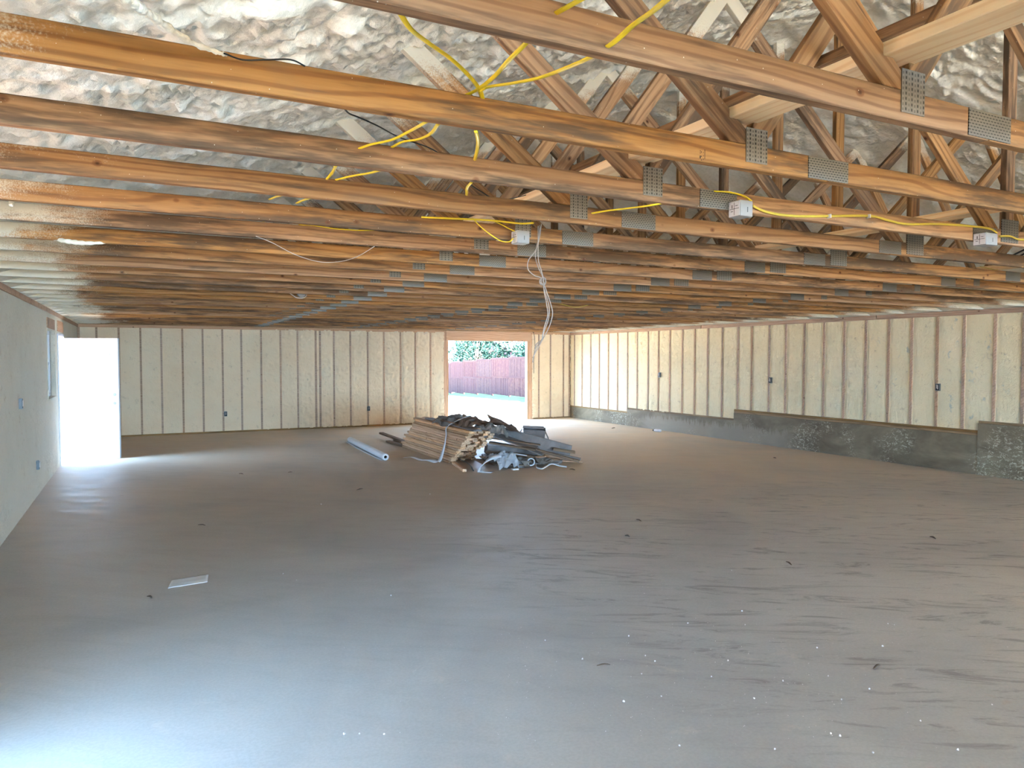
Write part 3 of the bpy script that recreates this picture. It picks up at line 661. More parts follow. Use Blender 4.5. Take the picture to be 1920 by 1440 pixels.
# dark and pale wires
tag(tube('black_wire', path([(420, 100, 1.95), (455, 112, 1.98), (500, 112, 1.99), (545, 112, 2.0), (572, 124, 2.01)]), 0.0022, M['black_wire']), 'thin black wire trailing from the foam coated cable across the chord', 'wire')
tag(tube('foamed_cable', path([(205, -30, 1.55), (240, 0, 1.6), (285, 30, 1.7), (320, 55, 1.8), (365, 82, 1.9), (405, 97, 1.95), (425, 103, 1.97)]), 0.010, M['foam'], rf=lambda t, i: (1.2 + 0.45 * math.sin(i * 1.7) * math.sin(i * 0.6)) * (1 - 0.65 * t)), 'cable coated in cream foam slanting down at the top left', 'cable')
tag(tube('black_wire', path([(645, 203, 2.1), (655, 213, 2.3), (675, 221, 2.4), (710, 237, 2.5), (750, 258, 2.9), (800, 275, 3.0), (828, 290, 3.1)]), 0.0026, M['black_wire']), 'thin black wire sagging below the second chord in front of foam', 'wire')
tag(tube('black_wire', path([(880, 345, 3.0), (900, 358, 3.2), (930, 374, 3.4), (960, 372, 3.5), (1000, 362, 3.6)]), 0.0028, M['black_wire']), 'thin black wire looped among the webs right of centre', 'wire')
tag(tube('black_cable', path([(1882, 486, 4.2), (1900, 478, 4.1), (1925, 466, 4.0)]), 0.008, M['black_wire']), 'thick black cable at the right edge, upper of two', 'cable')
tag(tube('black_cable', path([(1893, 489, 4.25), (1908, 482, 4.1), (1928, 472, 4.0)]), 0.008, M['black_wire']), 'thick black cable at the right edge, lower of two', 'cable')
tag(tube('white_wire', path([(480, 443, 4.37), (510, 455, 4.5), (555, 478, 4.7), (600, 491, 4.9), (640, 490, 4.8), (672, 480, 4.6), (702, 462, 4.42)]), 0.0024, M['white_wire']), 'thin pale wire sagging in a loop under the chords at left', 'wire')
tag(tube('foam_strand', path([(70, 438, 5.14), (95, 446, 5.1), (130, 453, 5.06), (165, 456, 5.06), (215, 454, 5.1), (242, 453, 5.12)]), 0.010, M['foam'], rf=lambda t, i: 0.35 + 1.1 * math.sin(PI * min(1, t * 1.1)) ** 2 + 0.2 * math.sin(i * 2.1)), 'ragged strand of cream foam hanging under the chord at left', 'strand')
tag(tube('foam_drip', path([(20, 366, 4.06), (21, 372, 4.04), (22, 380, 4.03), (20, 386, 4.02)]), 0.014, M['foam'], rf=lambda t, i: 1.2 - 0.7 * t + 0.2 * math.sin(i * 2)), 'drip of white foam hanging from a chord at the left edge', 'foam')
# knotted bundle of grey wires
hb = empty('hanging_wire_bundle', at(1012, 430, 1, 3.42)); tag(hb, 'bundle of grey wires knotted halfway, hanging from the trusses in mid picture', 'wires')
hy = 3.42; hl = hb.location
def strand(pts, mat='grey_wire', r=0.0026):
    tube('wire', [at(a, b, 1, hy + d) - hl for a, b, d in pts], r, M[mat], hb)
strand([(1015, 420, 0.05), (1013, 435, 0), (1010, 452, 0), (1004, 470, 0), (992, 486, 0), (989, 498, 0), (992, 508, 0.0), (1003, 517, 0), (1014, 521, 0), (1020, 533, 0), (1027, 553, 0), (1034, 575, 0), (1036, 590, 0), (1030, 612, 0), (1021, 630, 0), (1014, 641, 0), (1006, 650, 0), (1003, 656, 0), (1001, 666, 0)])
strand([(1012, 422, 0.05), (1011, 445, 0.01), (1006, 463, 0.01), (1004, 482, 0.01), (1010, 503, 0.01), (1017, 518, 0.01), (1020, 540, 0.01), (1026, 560, 0.01), (1030, 580, 0.01), (1028, 600, 0.01), (1020, 622, 0.01), (1016, 636, 0.01), (1006, 645, 0.01), (1003, 652, 0.01)])
strand([(1009, 424, 0.05), (1009, 450, -0.01), (1009, 470, -0.01), (1010, 490, -0.01), (1016, 510, -0.01), (1019, 524, -0.01), (1020, 545, -0.01), (1024, 565, -0.01), (1027, 590, -0.01), (1020, 615, -0.01), (1017, 630, -0.01), (1016, 638, -0.01), (1009, 652, -0.01), (1004, 660, -0.01), (1000, 670, -0.01), (999, 680, -0.01)])
kc = at(1018, 527, 1, hy) - hl
for k, (ra, tilt) in enumerate(((0.017, 0.2), (0.015, 1.1), (0.013, -0.8))):
    pts = [kc + Vector((math.cos(a) * ra, math.sin(a * 2) * 0.006, math.sin(a) * ra * 1.25)).xyz for a in [j * PI / 5 for j in range(11)]]
    m = Matrix.Rotation(tilt, 3, 'Y'); tube('knot_turn', [kc + m @ (p - kc) for p in pts], 0.0028, M['grey_wire'], hb)
# grey boxes on the chords
def jbox(px0, px1, py0, py1, k, label, depth=0.075):
    yf = K(k) - CT / 2 - 0.001; a = at(px0, py1, 1, yf - depth); b = at(px1, py0, 1, yf - depth)
    r = empty('junction_box', ((a.x + b.x) / 2, yf - depth / 2, (a.z + b.z) / 2)); w2, h2 = (b.x - a.x) / 2, (b.z - a.z) / 2
    tag(r, label, 'electrical box', 'grey junction boxes on the trusses')
    box('box_body', (-w2, -depth / 2, -h2), (w2, depth / 2, h2), M['box'], r, 0.003).location = (0, 0, 0)
    sd_ = box('side_label', (-w2 - 0.0015, -depth / 2 + 0.003, -h2 + 0.003), (-w2 - 0.0002, depth / 2 - 0.003, h2 - 0.003), M['boxface'], r)
    for yy, zz, a_, b_ in ((0, 0, 0.001, h2 * 0.8), (0, 0, depth * 0.4, 0.001), (-depth * 0.2, h2 * 0.35, 0.008, 0.0012), (depth * 0.2, -h2 * 0.3, 0.007, 0.0012), (depth * 0.18, h2 * 0.3, 0.002, 0.008)):
        box('printed_mark', (-w2 - 0.0022, yy - a_, zz - b_), (-w2 - 0.0014, yy + a_, zz + b_), M['ink'], r)
    for j in range(5): box('printed_mark', (w2 * 0.1, -depth / 2 - 0.0008, -h2 * 0.45 + j * 0.0048), (w2 * 0.1 + 0.004, -depth / 2 + 0.0002, -h2 * 0.45 + j * 0.0048 + 0.0034), M['ink'], r)
    box('mounting_flange', (w2 - 0.002, depth / 2 - 0.006, -h2 + 0.004), (w2 + 0.012, depth / 2, h2 - 0.004), M['box'], r)
    return r
jbox(970, 993, 433, 455, 4, 'grey plastic wire box beside the hanging knotted wires')
jbox(1388, 1412, 377, 404, 2, 'grey plastic junction box on the dark chord, left one of two at the right')
jbox(1849, 1871, 438, 458, 2, 'grey plastic junction box on the dark chord near the right edge')
p = at(565, 551, 2, 2.435); kk = round((p.y - TY0) / TSP); p = at(565, 550, 1, K(kk) - CT / 2 - 0.025)
rb = empty('round_ceiling_box', p); tag(rb, 'small round grey box on a chord at left with a curl of wire', 'electrical box')
bm = bmesh.new(); bmesh.ops.create_cone(bm, cap_ends=True, segments=24, radius1=0.05, radius2=0.047, depth=0.045); bmesh.ops.bevel(bm, geom=bm.edges[:], offset=0.003, segments=1, affect='EDGES')
link('box_body', bm_mesh(bm), M['box'], rb, (0, 0, 0), (PI / 2, 0, 0))
yy = p.y - 0.04
tube('wire_tail', [at(a, b, 1, yy) - p for a, b in ((530, 546), (540, 548), (548, 553), (556, 558), (566, 559), (573, 556), (575, 550), (570, 546))], 0.005, M['white_wire'], rb)
# staples and slivers on the chord cable
for px in (1557, 1631):
    q = at(px, 405, 1, 2.598); tag(box('cable_staple', q - Vector((0.003, 0.004, 0.010)), q + Vector((0.003, 0.018, 0.010)), M['boxface']), 'small white staple over the dusty yellow cable, %s of two' % ('left' if px < 1600 else 'right'), 'staple')
# faint ink stamp on the second chord
tv = trusses[1]; rs = random.Random(3)
for j, (a, b, c, d) in enumerate(((0, 0, .004, .010), (.006, .006, .003, .004), (.006, -.006, .003, .003), (0, .018, .004, .002), (.001, .024, .002, .004), (.006, .020, .002, .006), (.022, 0, .0015, .034), (.016, -.004, .0012, .006), (.016, .008, .0012, .006), (.016, .020, .0012, .005))):
    base = at(1312, 297, 1, K(1) - CT / 2); base = Vector((base.x, -CT / 2, base.z - CZ))
    box('ink_stamp', base + Vector((a, -0.0006, b)), base + Vector((a + c, 0.0004, b + d)), M['ink'], tv)

# ------------------------------------------------------------------ boxes and wires on the walls
def outlet(px, py, ax, v, label, nrm):
    p = at(px, py, ax, v); r = empty('outlet_box', p); tag(r, label, 'electrical box', 'outlet boxes on the walls')
    e1 = Vector((1, 0, 0)) if ax == 1 else Vector((0, 1, 0)); n_ = Vector(nrm)
    def q(a0, a1, d0, d1, z0, z1, nm, mt):
        A_ = e1 * a0 + n_ * d0 + Vector((0, 0, z0)); B_ = e1 * a1 + n_ * d1 + Vector((0, 0, z1)); box(nm, [min(A_[i], B_[i]) for i in range(3)], [max(A_[i], B_[i]) for i in range(3)], mt, r)
    q(-0.032, 0.032, -0.01, 0.020, -0.055, 0.055, 'box_body', M['steel'])
    q(-0.025, 0.025, 0.0195, 0.0215, -0.045, 0.045, 'box_opening', M['dark'])
    q(-0.012, -0.006, 0.02, 0.03, -0.03, 0.035, 'wire_end', M['white_wire']); q(0.006, 0.011, 0.02, 0.028, -0.02, 0.04, 'wire_end', M['white_wire'])
outlet(423, 776, 1, YB, 'dark outlet box low on the far wall, left part', (0, -1, 0))
outlet(691, 766, 1, YB, 'dark outlet box low on the far wall, between door pile and doorway', (0, -1, 0))
outlet(1759, 726, 0, XR, 'dark outlet box on the right wall beside a stud, nearest the camera', (-1, 0, 0))
outlet(1445, 713, 0, XR, 'dark outlet box on the right wall above the long concrete step', (-1, 0, 0))
outlet(1237, 703, 0, XR, 'dark outlet box far along the right wall', (-1, 0, 0))
outlet(38, 757, 0, XL + 0.004, 'dark outlet box on the left wall below the window height, nearer', (1, 0, 0))
outlet(70, 872, 0, XL + 0.004, 'dark outlet box low on the left wall', (1, 0, 0))
tag(tube('wall_wire', [at(a, b, 1, YB - 0.02) for a, b in ((998, 620), (1002, 630), (1003, 650), (1001, 675), (1001, 700))], 0.006, M['black_wire']), 'dark wire running down beside the right post of the far doorway', 'wire')

# ------------------------------------------------------------------ the heap in the middle of the floor
pile = empty('pile_anchor', (4.4, 10.8, 0)); D.objects.remove(pile)
rs = random.Random(11); LB = 2.44; LAY = 15; COL = 6
nth = ['bottom', 'second', 'third', 'fourth', 'fifth', 'sixth', 'seventh', 'eighth', 'ninth', 'tenth', 'eleventh', 'twelfth', 'thirteenth', 'fourteenth', 'top']
cth = ['leftmost', 'second', 'third', 'fourth', 'fifth', 'rightmost']
def plank_mesh(L, w_, t_, bev=0.003):
    bm = bmesh.new(); add_box(bm, (-L / 2, -w_ / 2, -t_ / 2), (L / 2, w_ / 2, t_ / 2)); bmesh.ops.bevel(bm, geom=bm.edges[:], offset=bev, segments=1, affect='EDGES')
    me = bm_mesh(bm); me.materials.append(M['pile_wood']); return me
pm = plank_mesh(LB, 0.087, 0.0372, 0.005)
for i in range(LAY):
    sh = -0.058 * i + rs.uniform(-0.02, 0.02) - (0.05 if i % 4 == 3 else 0)
    for c in range(COL):
        if i == LAY - 1 and c > 3: continue
        o = link('lumber_board', pm, None, None)
        y0 = 10.83 + sh + (rs.uniform(0.16, 0.42) if c else 0)
        o.location = (4.444 + c * 0.0925 + (rs.uniform(-0.002, 0.002) if c else rs.uniform(-0.022, 0.004)), y0 + LB / 2, 0.019 + i * 0.0392)
        o.rotation_euler = (0, 0, PI / 2)
        tag(o, '%s board in the strapped stack, %s layer from the floor' % ({0: 'pine 2x4 on the left face, leftmost'}.get(c, 'pine 2x4 in the %s column' % cth[c]), nth[i]) if c else 'pine 2x4 on the left face of the strapped stack, %s layer from the floor' % nth[i], 'board', 'pine boards in the strapped stack')
TOPZ = LAY * 0.0392
def crumple(name, c, sx, sy, amp, rot, mat, label, cat, thk=0.006, seed=0, n=(16, 14), fold=0.0, edge=0.12, grp=None, sag=0.0, fq=4.0):
    nx, ny = n; bm = bmesh.new(); V = []; off = Vector((seed * 7.3, seed * 3.1, seed))
    for i in range(nx + 1):
        for j in range(ny + 1):
            u, v = i / nx - 0.5, j / ny - 0.5
            k = 1 + edge * nz(Vector((math.atan2(v, u) * 1.5, seed, 0)) ) * 2
            p = Vector((u * sx * k, v * sy * k, 0)); q = Vector((u * sx, v * sy, 0)) * fq + off
            h = (abs(nz(q)) + 0.5 * abs(nz(q * 2.3)) - 0.3) * amp + fold * abs(u) * -2 - sag * (u * u + v * v) * 4
            V.append(bm.verts.new((p.x, p.y, h)))
    for i in range(nx):
        for j in range(ny):
            a = i * (ny + 1) + j; bm.faces.new((V[a], V[a + ny + 1], V[a + ny + 2], V[a + 1]))
    r = bmesh.ops.solidify(bm, geom=bm.faces[:], thickness=thk)
    o = link(name, bm_mesh(bm), mat, None, c, rot); return tag(o, label, cat, grp)
def loose(p0, p1, w_, t_, label, mat='scrap_wood', name='scrap_board', roll=0.0, grp='loose scrap boards around the stack', cat='board'):
    return tag(board(name, p0, p1, t_, w_, M[mat], roll=roll), label, cat, grp)
# on top of the stack
crumple('cardboard_sheet', (4.92, 11.05, 0.655), 1.05, 0.95, 0.16, (0.05, 0.05, 0.3), M['card'], 'crumpled brown cardboard lying on top of the lumber stack', 'cardboard', 0.008, 3, fold=0.05)
crumple('torn_paper_sack', (4.62, 11.15, 0.71), 0.62, 0.6, 0.15, (0.1, -0.1, 0.9), M['sack'], 'grey torn paper sack heaped over the left side of the brown cardboard', 'sack', 0.006, 5, sag=0.06)
crumple('torn_paper_sack', (5.02, 10.55, 0.62), 0.5, 0.45, 0.16, (0.2, 0.15, 0.2), M['sack'], 'small grey crumpled sack at the near end of the stack top', 'sack', 0.006, 8, sag=0.08)
crumple('cardboard_sheet', (5.42, 10.95, 0.58), 0.55, 0.75, 0.05, (0.1, 0.42, -0.3), M['card'], 'stiff brown cardboard flap jutting right off the stack top', 'cardboard', 0.008, 9, edge=0.05)
loose((4.50, 9.95, TOPZ + 0.01), (4.60, 12.3, TOPZ + 0.02), 0.14, 0.02, 'thin grey green board lying along the left edge of the stack top', 'darkpanel', 'thin_board')
# white strap around the stack and over the floor
bm = bmesh.new()
def ribbon(bm, pts, w0, w1, wdir, thk=0.002):
    path_ = spline(pts, 8); n_ = len(path_); L_ = []
    for i, p_ in enumerate(path_):
        w_ = w0 + (w1 - w0) * i / (n_ - 1); wd = Vector(wdir[0]).lerp(Vector(wdir[1]), i / (n_ - 1)).normalized()
        d_ = (path_[min(i + 1, n_ - 1)] - path_[max(i - 1, 0)]).normalized(); nn = d_.cross(wd).normalized() * thk
        L_.append([bm.verts.new(p_ + wd * w_ / 2 + nn), bm.verts.new(p_ - wd * w_ / 2 + nn), bm.verts.new(p_ - wd * w_ / 2 - nn), bm.verts.new(p_ + wd * w_ / 2 - nn)])
    for a, b in zip(L_, L_[1:]):
        for j in range(4): bm.faces.new((a[j], a[(j + 1) % 4], b[(j + 1) % 4], b[j]))
    bm.faces.new(L_[0][::-1]); bm.faces.new(L_[-1])
ribbon(bm, [(5.0, 10.75, TOPZ + 0.22), (4.75, 10.85, TOPZ + 0.16), (4.5, 10.90, TOPZ + 0.06), (4.385, 10.92, TOPZ - 0.02), (4.38, 10.92, 0.45), (4.36, 10.93, 0.30)], 0.05, 0.04, ((0, 1, 0), (0, 1, 0)))
ribbon(bm, [(4.365, 10.93, 0.33), (4.34, 10.95, 0.20), (4.30, 10.97, 0.06), (4.27, 11.0, 0.015)], 0.05, 0.16, ((0, 1, 0), (0, 1, 0)))
ribbon(bm, [(4.28, 11.0, 0.012), (4.2, 11.15, 0.03), (4.12, 11.35, 0.012), (4.05, 11.6, 0.03), (3.95, 11.75, 0.008)], 0.16, 0.05, ((1, 0.1, 0.2), (0.8, -0.3, 0)))
tag(link('white_strap', bm_mesh(bm, True), M['poly']), 'white plastic strap around the lumber stack trailing onto the floor', 'strap')
# boards lying on the slab
for a in (((4.52, 14.95, 0.10), (4.62, 13.1, 0.03), 0.09, 0.038, 'dark board sticking out low behind the stack, uppermost of three'),
          ((4.40, 14.1, 0.02), (4.45, 12.9, 0.02), 0.09, 0.038, 'dark board sticking out low behind the stack, nearest of three'),
          ((4.62, 14.3, 0.02), (4.70, 13.0, 0.02), 0.09, 0.038, 'dark board sticking out low behind the stack, middle of three'),
          ((4.44, 10.75, 0.02), (4.27, 9.92, 0.02), 0.06, 0.04, 'pale board end lying on the floor at the near foot of the stack')):
    loose(*a[:4], a[4], mat='pile_wood' if 'pale' in a[4] else 'scrap_wood')
tag(tube('bent_metal_strip', [(4.5, 10.7, 0.09), (4.47, 10.3, 0.075), (4.42, 10.02, 0.06), (4.40, 9.93, 0.03), (4.41, 9.9, 0.006)], 0.012, M['steel'], r2=0.004), 'bent metal strip over the board end at the foot of the stack', 'strip')
for j in range(7):                                   # sheets sloping off the right side of the stack
    t_ = j / 6
    loose((5.22 - 0.03 * j, 11.62 - 0.14 * j, 0.54 - 0.012 * j), (6.02 - 0.05 * j, 11.02 - 0.15 * j, 0.26 - 0.02 * j), 0.155, 0.018,
          'dark grey slat in the sloping fan right of the stack, %s' % ['highest', 'second from the top', 'third from the top', 'fourth from the top', 'fifth from the top', 'sixth from the top', 'lowest'][j], 'darkpanel', 'dark_slat', grp='dark slats sloping off the stack')
SC = [((5.42, 11.1, 0.43), (6.38, 10.35, 0.13), 0.07, 0.20, 'thick dark beam sloping down to the right in front of the bin', 'darkpanel'),
      ((6.10, 10.45, 0.18), (6.42, 10.28, 0.12), 0.12, 0.045, 'short red brown block resting at the end of the dark beam', 'scrap_wood'),
      ((5.0, 10.6, 0.33), (5.62, 10.18, 0.22), 0.14, 0.03, 'broad brown board sloping toward the front of the heap', 'scrap_wood'),
      ((5.50, 10.5, 0.26), (6.30, 9.95, 0.02), 0.09, 0.038, 'long brown board slanting down to the right tip of the heap', 'scrap_wood'),
      ((5.62, 10.75, 0.20), (6.42, 10.10, 0.03), 0.06, 0.038, 'narrow dark board reaching the right tip of the heap behind the brown one', 'darkpanel'),
      ((6.0, 10.12, 0.03), (6.34, 9.92, 0.012), 0.05, 0.012, 'pale thin lath at the right tip of the heap', 'pile_wood'),
      ((4.72, 10.35, 0.14), (5.25, 10.2, 0.12), 0.13, 0.02, 'flat brown board low in front of the stack ends', 'scrap_wood'),
      ((4.9, 10.5, 0.20), (5.45, 10.05, 0.10), 0.09, 0.038, 'brown board under the white plastic in the heap', 'scrap_wood'),
      ((5.3, 10.35, 0.16), (5.95, 9.98, 0.06), 0.11, 0.025, 'grey brown board between the white plastic and the long board', 'scrap_wood'),
      ((4.85, 10.02, 0.05), (5.35, 9.9, 0.03), 0.09, 0.03, 'reddish board flat on the floor before the white plastic', 'scrap_wood'),
      ((5.35, 10.05, 0.05), (5.85, 9.85, 0.03), 0.10, 0.03, 'short dark board beside the tape roll', 'darkpanel'),
      ((5.45, 10.3, 0.09), (5.7, 10.0, 0.13), 0.07, 0.02, 'small pale offcut above the tape roll', 'pile_wood'),
      ((5.2, 10.2, 0.19), (5.42, 10.1, 0.15), 0.05, 0.012, 'white painted sliver near the middle of the heap', 'paper'),
      ((5.0, 10.75, 0.40), (5.8, 10.35, 0.27), 0.10, 0.02, 'weathered slat lying across the front of the fan of slats', 'scrap_wood'),
      ((4.95, 10.75, 0.06), (5.6, 10.55, 0.05), 0.30, 0.10, 'dark timber block buried under the front of the heap', 'darkpanel'),
      ((5.1, 10.95, 0.18), (5.9, 10.7, 0.10), 0.35, 0.16, 'dark timber block buried under the sloping slats', 'darkpanel'),
      ((5.65, 10.3, 0.03), (6.0, 10.0, 0.03), 0.12, 0.05, 'dark block under the right side of the heap', 'darkpanel')]
for a, b, w_, t_, lb, mt in SC: loose(a, b, w_, t_, lb, mt)
crumple('cardboard_piece', (4.75, 10.28, 0.07), 0.30, 0.26, 0.03, (0.3, 0.15, 0.4), M['card'], 'brown cardboard piece at the foot of the stack ends', 'cardboard', 0.006, 12, edge=0.05)
crumple('cardboard_piece', (4.98, 9.98, 0.05), 0.22, 0.16, 0.04, (0.2, 0.1, 1.1), M['card'], 'small brown cardboard scrap under the white strip', 'cardboard', 0.006, 13)
crumple('cardboard_piece', (5.62, 9.93, 0.08), 0.34, 0.26, 0.08, (0.3, 0.1, 0.2), M['sack'], 'crumpled grey brown paper right of the tape roll', 'paper', 0.005, 14)
crumple('cardboard_piece', (5.30, 9.95, 0.10), 0.26, 0.24, 0.10, (0.4, 0.1, 0.5), M['sack'], 'crumpled dark paper left of the tape roll', 'paper', 0.005, 15)
crumple('white_plastic_sheet', (5.05, 10.0, 0.20), 0.50, 0.40, 0.16, (0.35, 0.18, 0.2), M['poly'], 'crumpled white plastic sheet on the front of the heap', 'plastic sheet', 0.004, 17, n=(22, 18), sag=0.09, fq=6)
bm = bmesh.new(); ribbon(bm, [(4.98, 10.0, 0.20), (4.78, 9.93, 0.19), (4.62, 9.88, 0.15), (4.50, 9.84, 0.07), (4.46, 9.80, 0.012)], 0.07, 0.12, ((0, 0.6, 0.5), (0.7, 0.5, 0)), 0.003)
ribbon(bm, [(4.46, 9.80, 0.012), (4.52, 9.72, 0.008), (4.60, 9.66, 0.006)], 0.13, 0.14, ((0.7, 0.5, 0), (0.6, 0.6, 0)), 0.003)
tag(link('white_strip', bm_mesh(bm, True), M['poly']), 'curved white strip arching down to the floor at the front of the heap', 'strip')
bm = bmesh.new(); R_, r_ = 0.062, 0.046; seg_ = 32; rg = []
for i in range(seg_):
    a = 2 * PI * i / seg_; rg.append([bm.verts.new((math.cos(a) * q_, y_, math.sin(a) * q_)) for q_, y_ in ((R_, -0.03), (R_, 0.03), (r_, 0.03), (r_, -0.03))])
for i in range(seg_):
    a, b = rg[i], rg[(i + 1) % seg_]
    for j in range(4): bm.faces.new((a[j], a[(j + 1) % 4], b[(j + 1) % 4], b[j]))
tag(link('tape_roll', bm_mesh(bm, True), M['poly'], None, (5.37, 9.88, 0.083), (0, 0, -0.35)), 'white roll of tape standing on edge in the heap', 'tape roll')
bm = bmesh.new(); ribbon(bm, [(5.42, 9.80, 0.06), (5.38, 9.72, 0.02), (5.42, 9.62, 0.008), (5.52, 9.68, 0.02), (5.66, 9.74, 0.05), (5.78, 9.68, 0.02), (5.86, 9.62, 0.008)], 0.035, 0.03, ((0.3, 0.6, 0.5), (0.3, 0.6, 0.5)), 0.002)
tag(link('tape_strip', bm_mesh(bm, True), M['poly']), 'twisted white tape strip on the floor below the tape roll', 'strip')
tag(box('white_tile_scrap', (4.98, 9.72, 0.0), (5.08, 9.79, 0.02), M['paper'], None, 0.004), 'small white scrap on the floor before the heap', 'scrap')
# dark bin standing at the back right of the heap
bn = empty('storage_bin', (6.30, 11.5, 0.0), -0.5); tag(bn, 'dark battered bin with a split flap standing behind the right of the heap', 'bin')
bm = bmesh.new()
def frustum(bm, w0, d0, w1, d1, z0, z1, ins):
    A_ = [bm.verts.new((sx * w0 / 2, sy * d0 / 2, z0)) for sx, sy in ((-1, -1), (1, -1), (1, 1), (-1, 1))]; B_ = [bm.verts.new((sx * w1 / 2, sy * d1 / 2, z1)) for sx, sy in ((-1, -1), (1, -1), (1, 1), (-1, 1))]
    C_ = [bm.verts.new((v.co.x * ins, v.co.y * ins, z1)) for v in B_]; D_ = [bm.verts.new((v.co.x * ins, v.co.y * ins, z0 + 0.02)) for v in A_]
    for P_, Q_ in ((A_, B_), (B_, C_), (C_, D_)):
        for i in range(4): bm.faces.new((P_[i], P_[(i + 1) % 4], Q_[(i + 1) % 4], Q_[i]))
    bm.faces.new(A_[::-1]); bm.faces.new(D_)
frustum(bm, 0.34, 0.28, 0.40, 0.33, 0.0, 0.40, 0.93)
link('bin_body', bm_mesh(bm), M['bin'], bn, (0, 0, 0.02), (0.06, 0.05, 0))
board('bin_flap', (-0.20, -0.12, 0.42), (-0.32, -0.12, 0.26), 0.014, 0.26, M['bin'], bn)
board('bin_flap', (0.20, -0.05, 0.40), (0.27, -0.05, 0.24), 0.014, 0.28, M['bin'], bn)
crumple_o = board('lid', (-0.19, 0.0, 0.45), (0.19, 0.0, 0.43), 0.02, 0.32, M['darkpanel'], bn)
box('recessed_panel', (-0.12, -0.17, 0.12), (0.12, -0.160, 0.34), M['darkpanel'], bn, 0.003)
loose((6.56, 11.36, 0.09), (6.90, 11.2, 0.009), 0.05, 0.015, 'thin dark lath poking right from under the bin', 'darkpanel')
# roll of plastic sheeting left of the stack
rl = empty('sheeting_roll', (3.7, 13.0, 0.058)); tag(rl, 'long white roll of plastic sheeting lying left of the lumber stack', 'roll')
p0, p1 = at(656, 824, 2, 0.058), at(723, 857, 2, 0.058); rl.location = (p0 + p1) / 2
dv_ = (p1 - p0) / 2; bm = bmesh.new(); rg = []
u_ = dv_.normalized(); s_ = u_.cross(Vector((0, 0, 1)))
prof = []
for t_, rr_ in ((-1, 0.025), (-1, 0.052), (-0.99, 0.055), (0.99, 0.057), (1, 0.054), (1, 0.026)): prof.append((t_, rr_))
for t_, rr_ in prof: rg.append([bm.verts.new(dv_ * t_ + s_ * math.cos(2 * PI * j / 28) * rr_ + Vector((0, 0, 1)) * math.sin(2 * PI * j / 28) * rr_) for j in range(28)])
for a, b in zip(rg, rg[1:]):
    for j in range(28): bm.faces.new((a[j], a[(j + 1) % 28], b[(j + 1) % 28], b[j]))
link('plastic_wrap', bm_mesh(bm, True), M['poly'], rl)
bm = bmesh.new(); add_tube(bm, [dv_ * -0.995, dv_ * 0.2, dv_ * 0.985], 0.0255, per=3, seg=20); link('cardboard_core', bm_mesh(bm, True), M['dark'], rl)
bm = bmesh.new(); ribbon(bm, [dv_ * -1.0 - s_ * -0.055 + Vector((0, 0, -0.045)), dv_ * -0.3 + s_ * 0.07 + Vector((0, 0, -0.053)), dv_ * 0.5 + s_ * 0.065 + Vector((0, 0, -0.053)), dv_ * 0.97 + s_ * 0.05 + Vector((0, 0, -0.052))], 0.05, 0.05, ((s_.x, s_.y, 0.1), (s_.x, s_.y, 0.1)), 0.001)
link('loose_edge', bm_mesh(bm, True), M['poly'], rl)

# ------------------------------------------------------------------ small things on the slab
def quad_sheet(name, corners, mat, label, cat, amp=0.01, n_=12):
    A_, B_, C_, D_ = [at(a, b, 2, 0.0) for a, b in corners]; me = grid_mesh([i / n_ for i in range(n_ + 1)], [i / n_ for i in range(n_ + 1)],
        lambda u, v: tuple(A_.lerp(B_, u).lerp(D_.lerp(C_, u), v) + Vector((0, 0, 0.004 + amp * (abs(nz(Vector((u * 3, v * 2, 3)))) + (0.5 if abs(v - 0.5 - 0.2 * nz(Vector((u * 3, 0, 0)))) < 0.06 else 0))))))
    o = link(name, me, mat); md = o.modifiers.new('thickness', 'SOLIDIFY'); md.thickness = 0.0015; return tag(o, label, cat)
quad_sheet('paper_sheet', ((315, 1104), (389, 1092), (391, 1078), (322, 1089)), M['paper'], 'thin white paper sheet lying on the slab at the lower left', 'paper', 0.006)
bt = empty('water_bottle', at(1231, 807, 2, 0.034)); tag(bt, 'small clear plastic bottle lying at the foot of the right wall', 'bottle')
bm = bmesh.new(); add_tube(bm, [(-0.10, 0.03, 0), (-0.02, 0.0, 0), (0.06, -0.03, 0)], 0.032, per=4, seg=16, rf=lambda t, i: 1.0 if t < 0.8 else 1 - (t - 0.8) * 2.6); link('bottle_body', bm_mesh(bm, True), M['poly'], bt, None, (0, 0, 2.4))
bm = bmesh.new(); add_tube(bm, [(0.06, -0.03, 0), (0.085, -0.04, 0)], 0.016, per=2, seg=14); link('cap', bm_mesh(bm), M['dark'], bt, None, (0, 0, 2.4))
def stick(px0, py0, px1, py1, label, r=0.004):
    a, b = at(px0, py0, 2, r), at(px1, py1, 2, r); m_ = (a + b) / 2 + Vector((0.006, 0.004, 0.004)); tag(tube('wood_splinter', [a, m_, b], r, M['bark'], r2=r * 0.7, seg=5, rf=lambda t, i: 0.4 + 0.8 * math.sin(PI * (0.1 + 0.8 * t))), label, 'splinter', 'dark splinters on the slab')
stick(1119, 1248, 1144, 1246, 'thin dark splinter on the slab at the lower centre'); stick(1638, 1254, 1649, 1246, 'dark splinter on the slab at the lower right', 0.006)
stick(276, 1118, 284, 1121, 'dark chip on the slab just below the white paper sheet', 0.007); stick(371, 984, 385, 985, 'dark splinter on the slab above the white paper sheet', 0.005)
stick(448, 888, 456, 889, 'tiny dark splinter left of the sheeting roll', 0.006); stick(668, 919, 680, 916, 'dark splinter in front of the sheeting roll', 0.006)
stick(540, 886, 548, 885, 'dark splinter on the slab left of the sheeting roll, nearer it', 0.006); stick(1172, 1004, 1180, 1006, 'dark chip on the slab right of centre, nearer of two', 0.010)
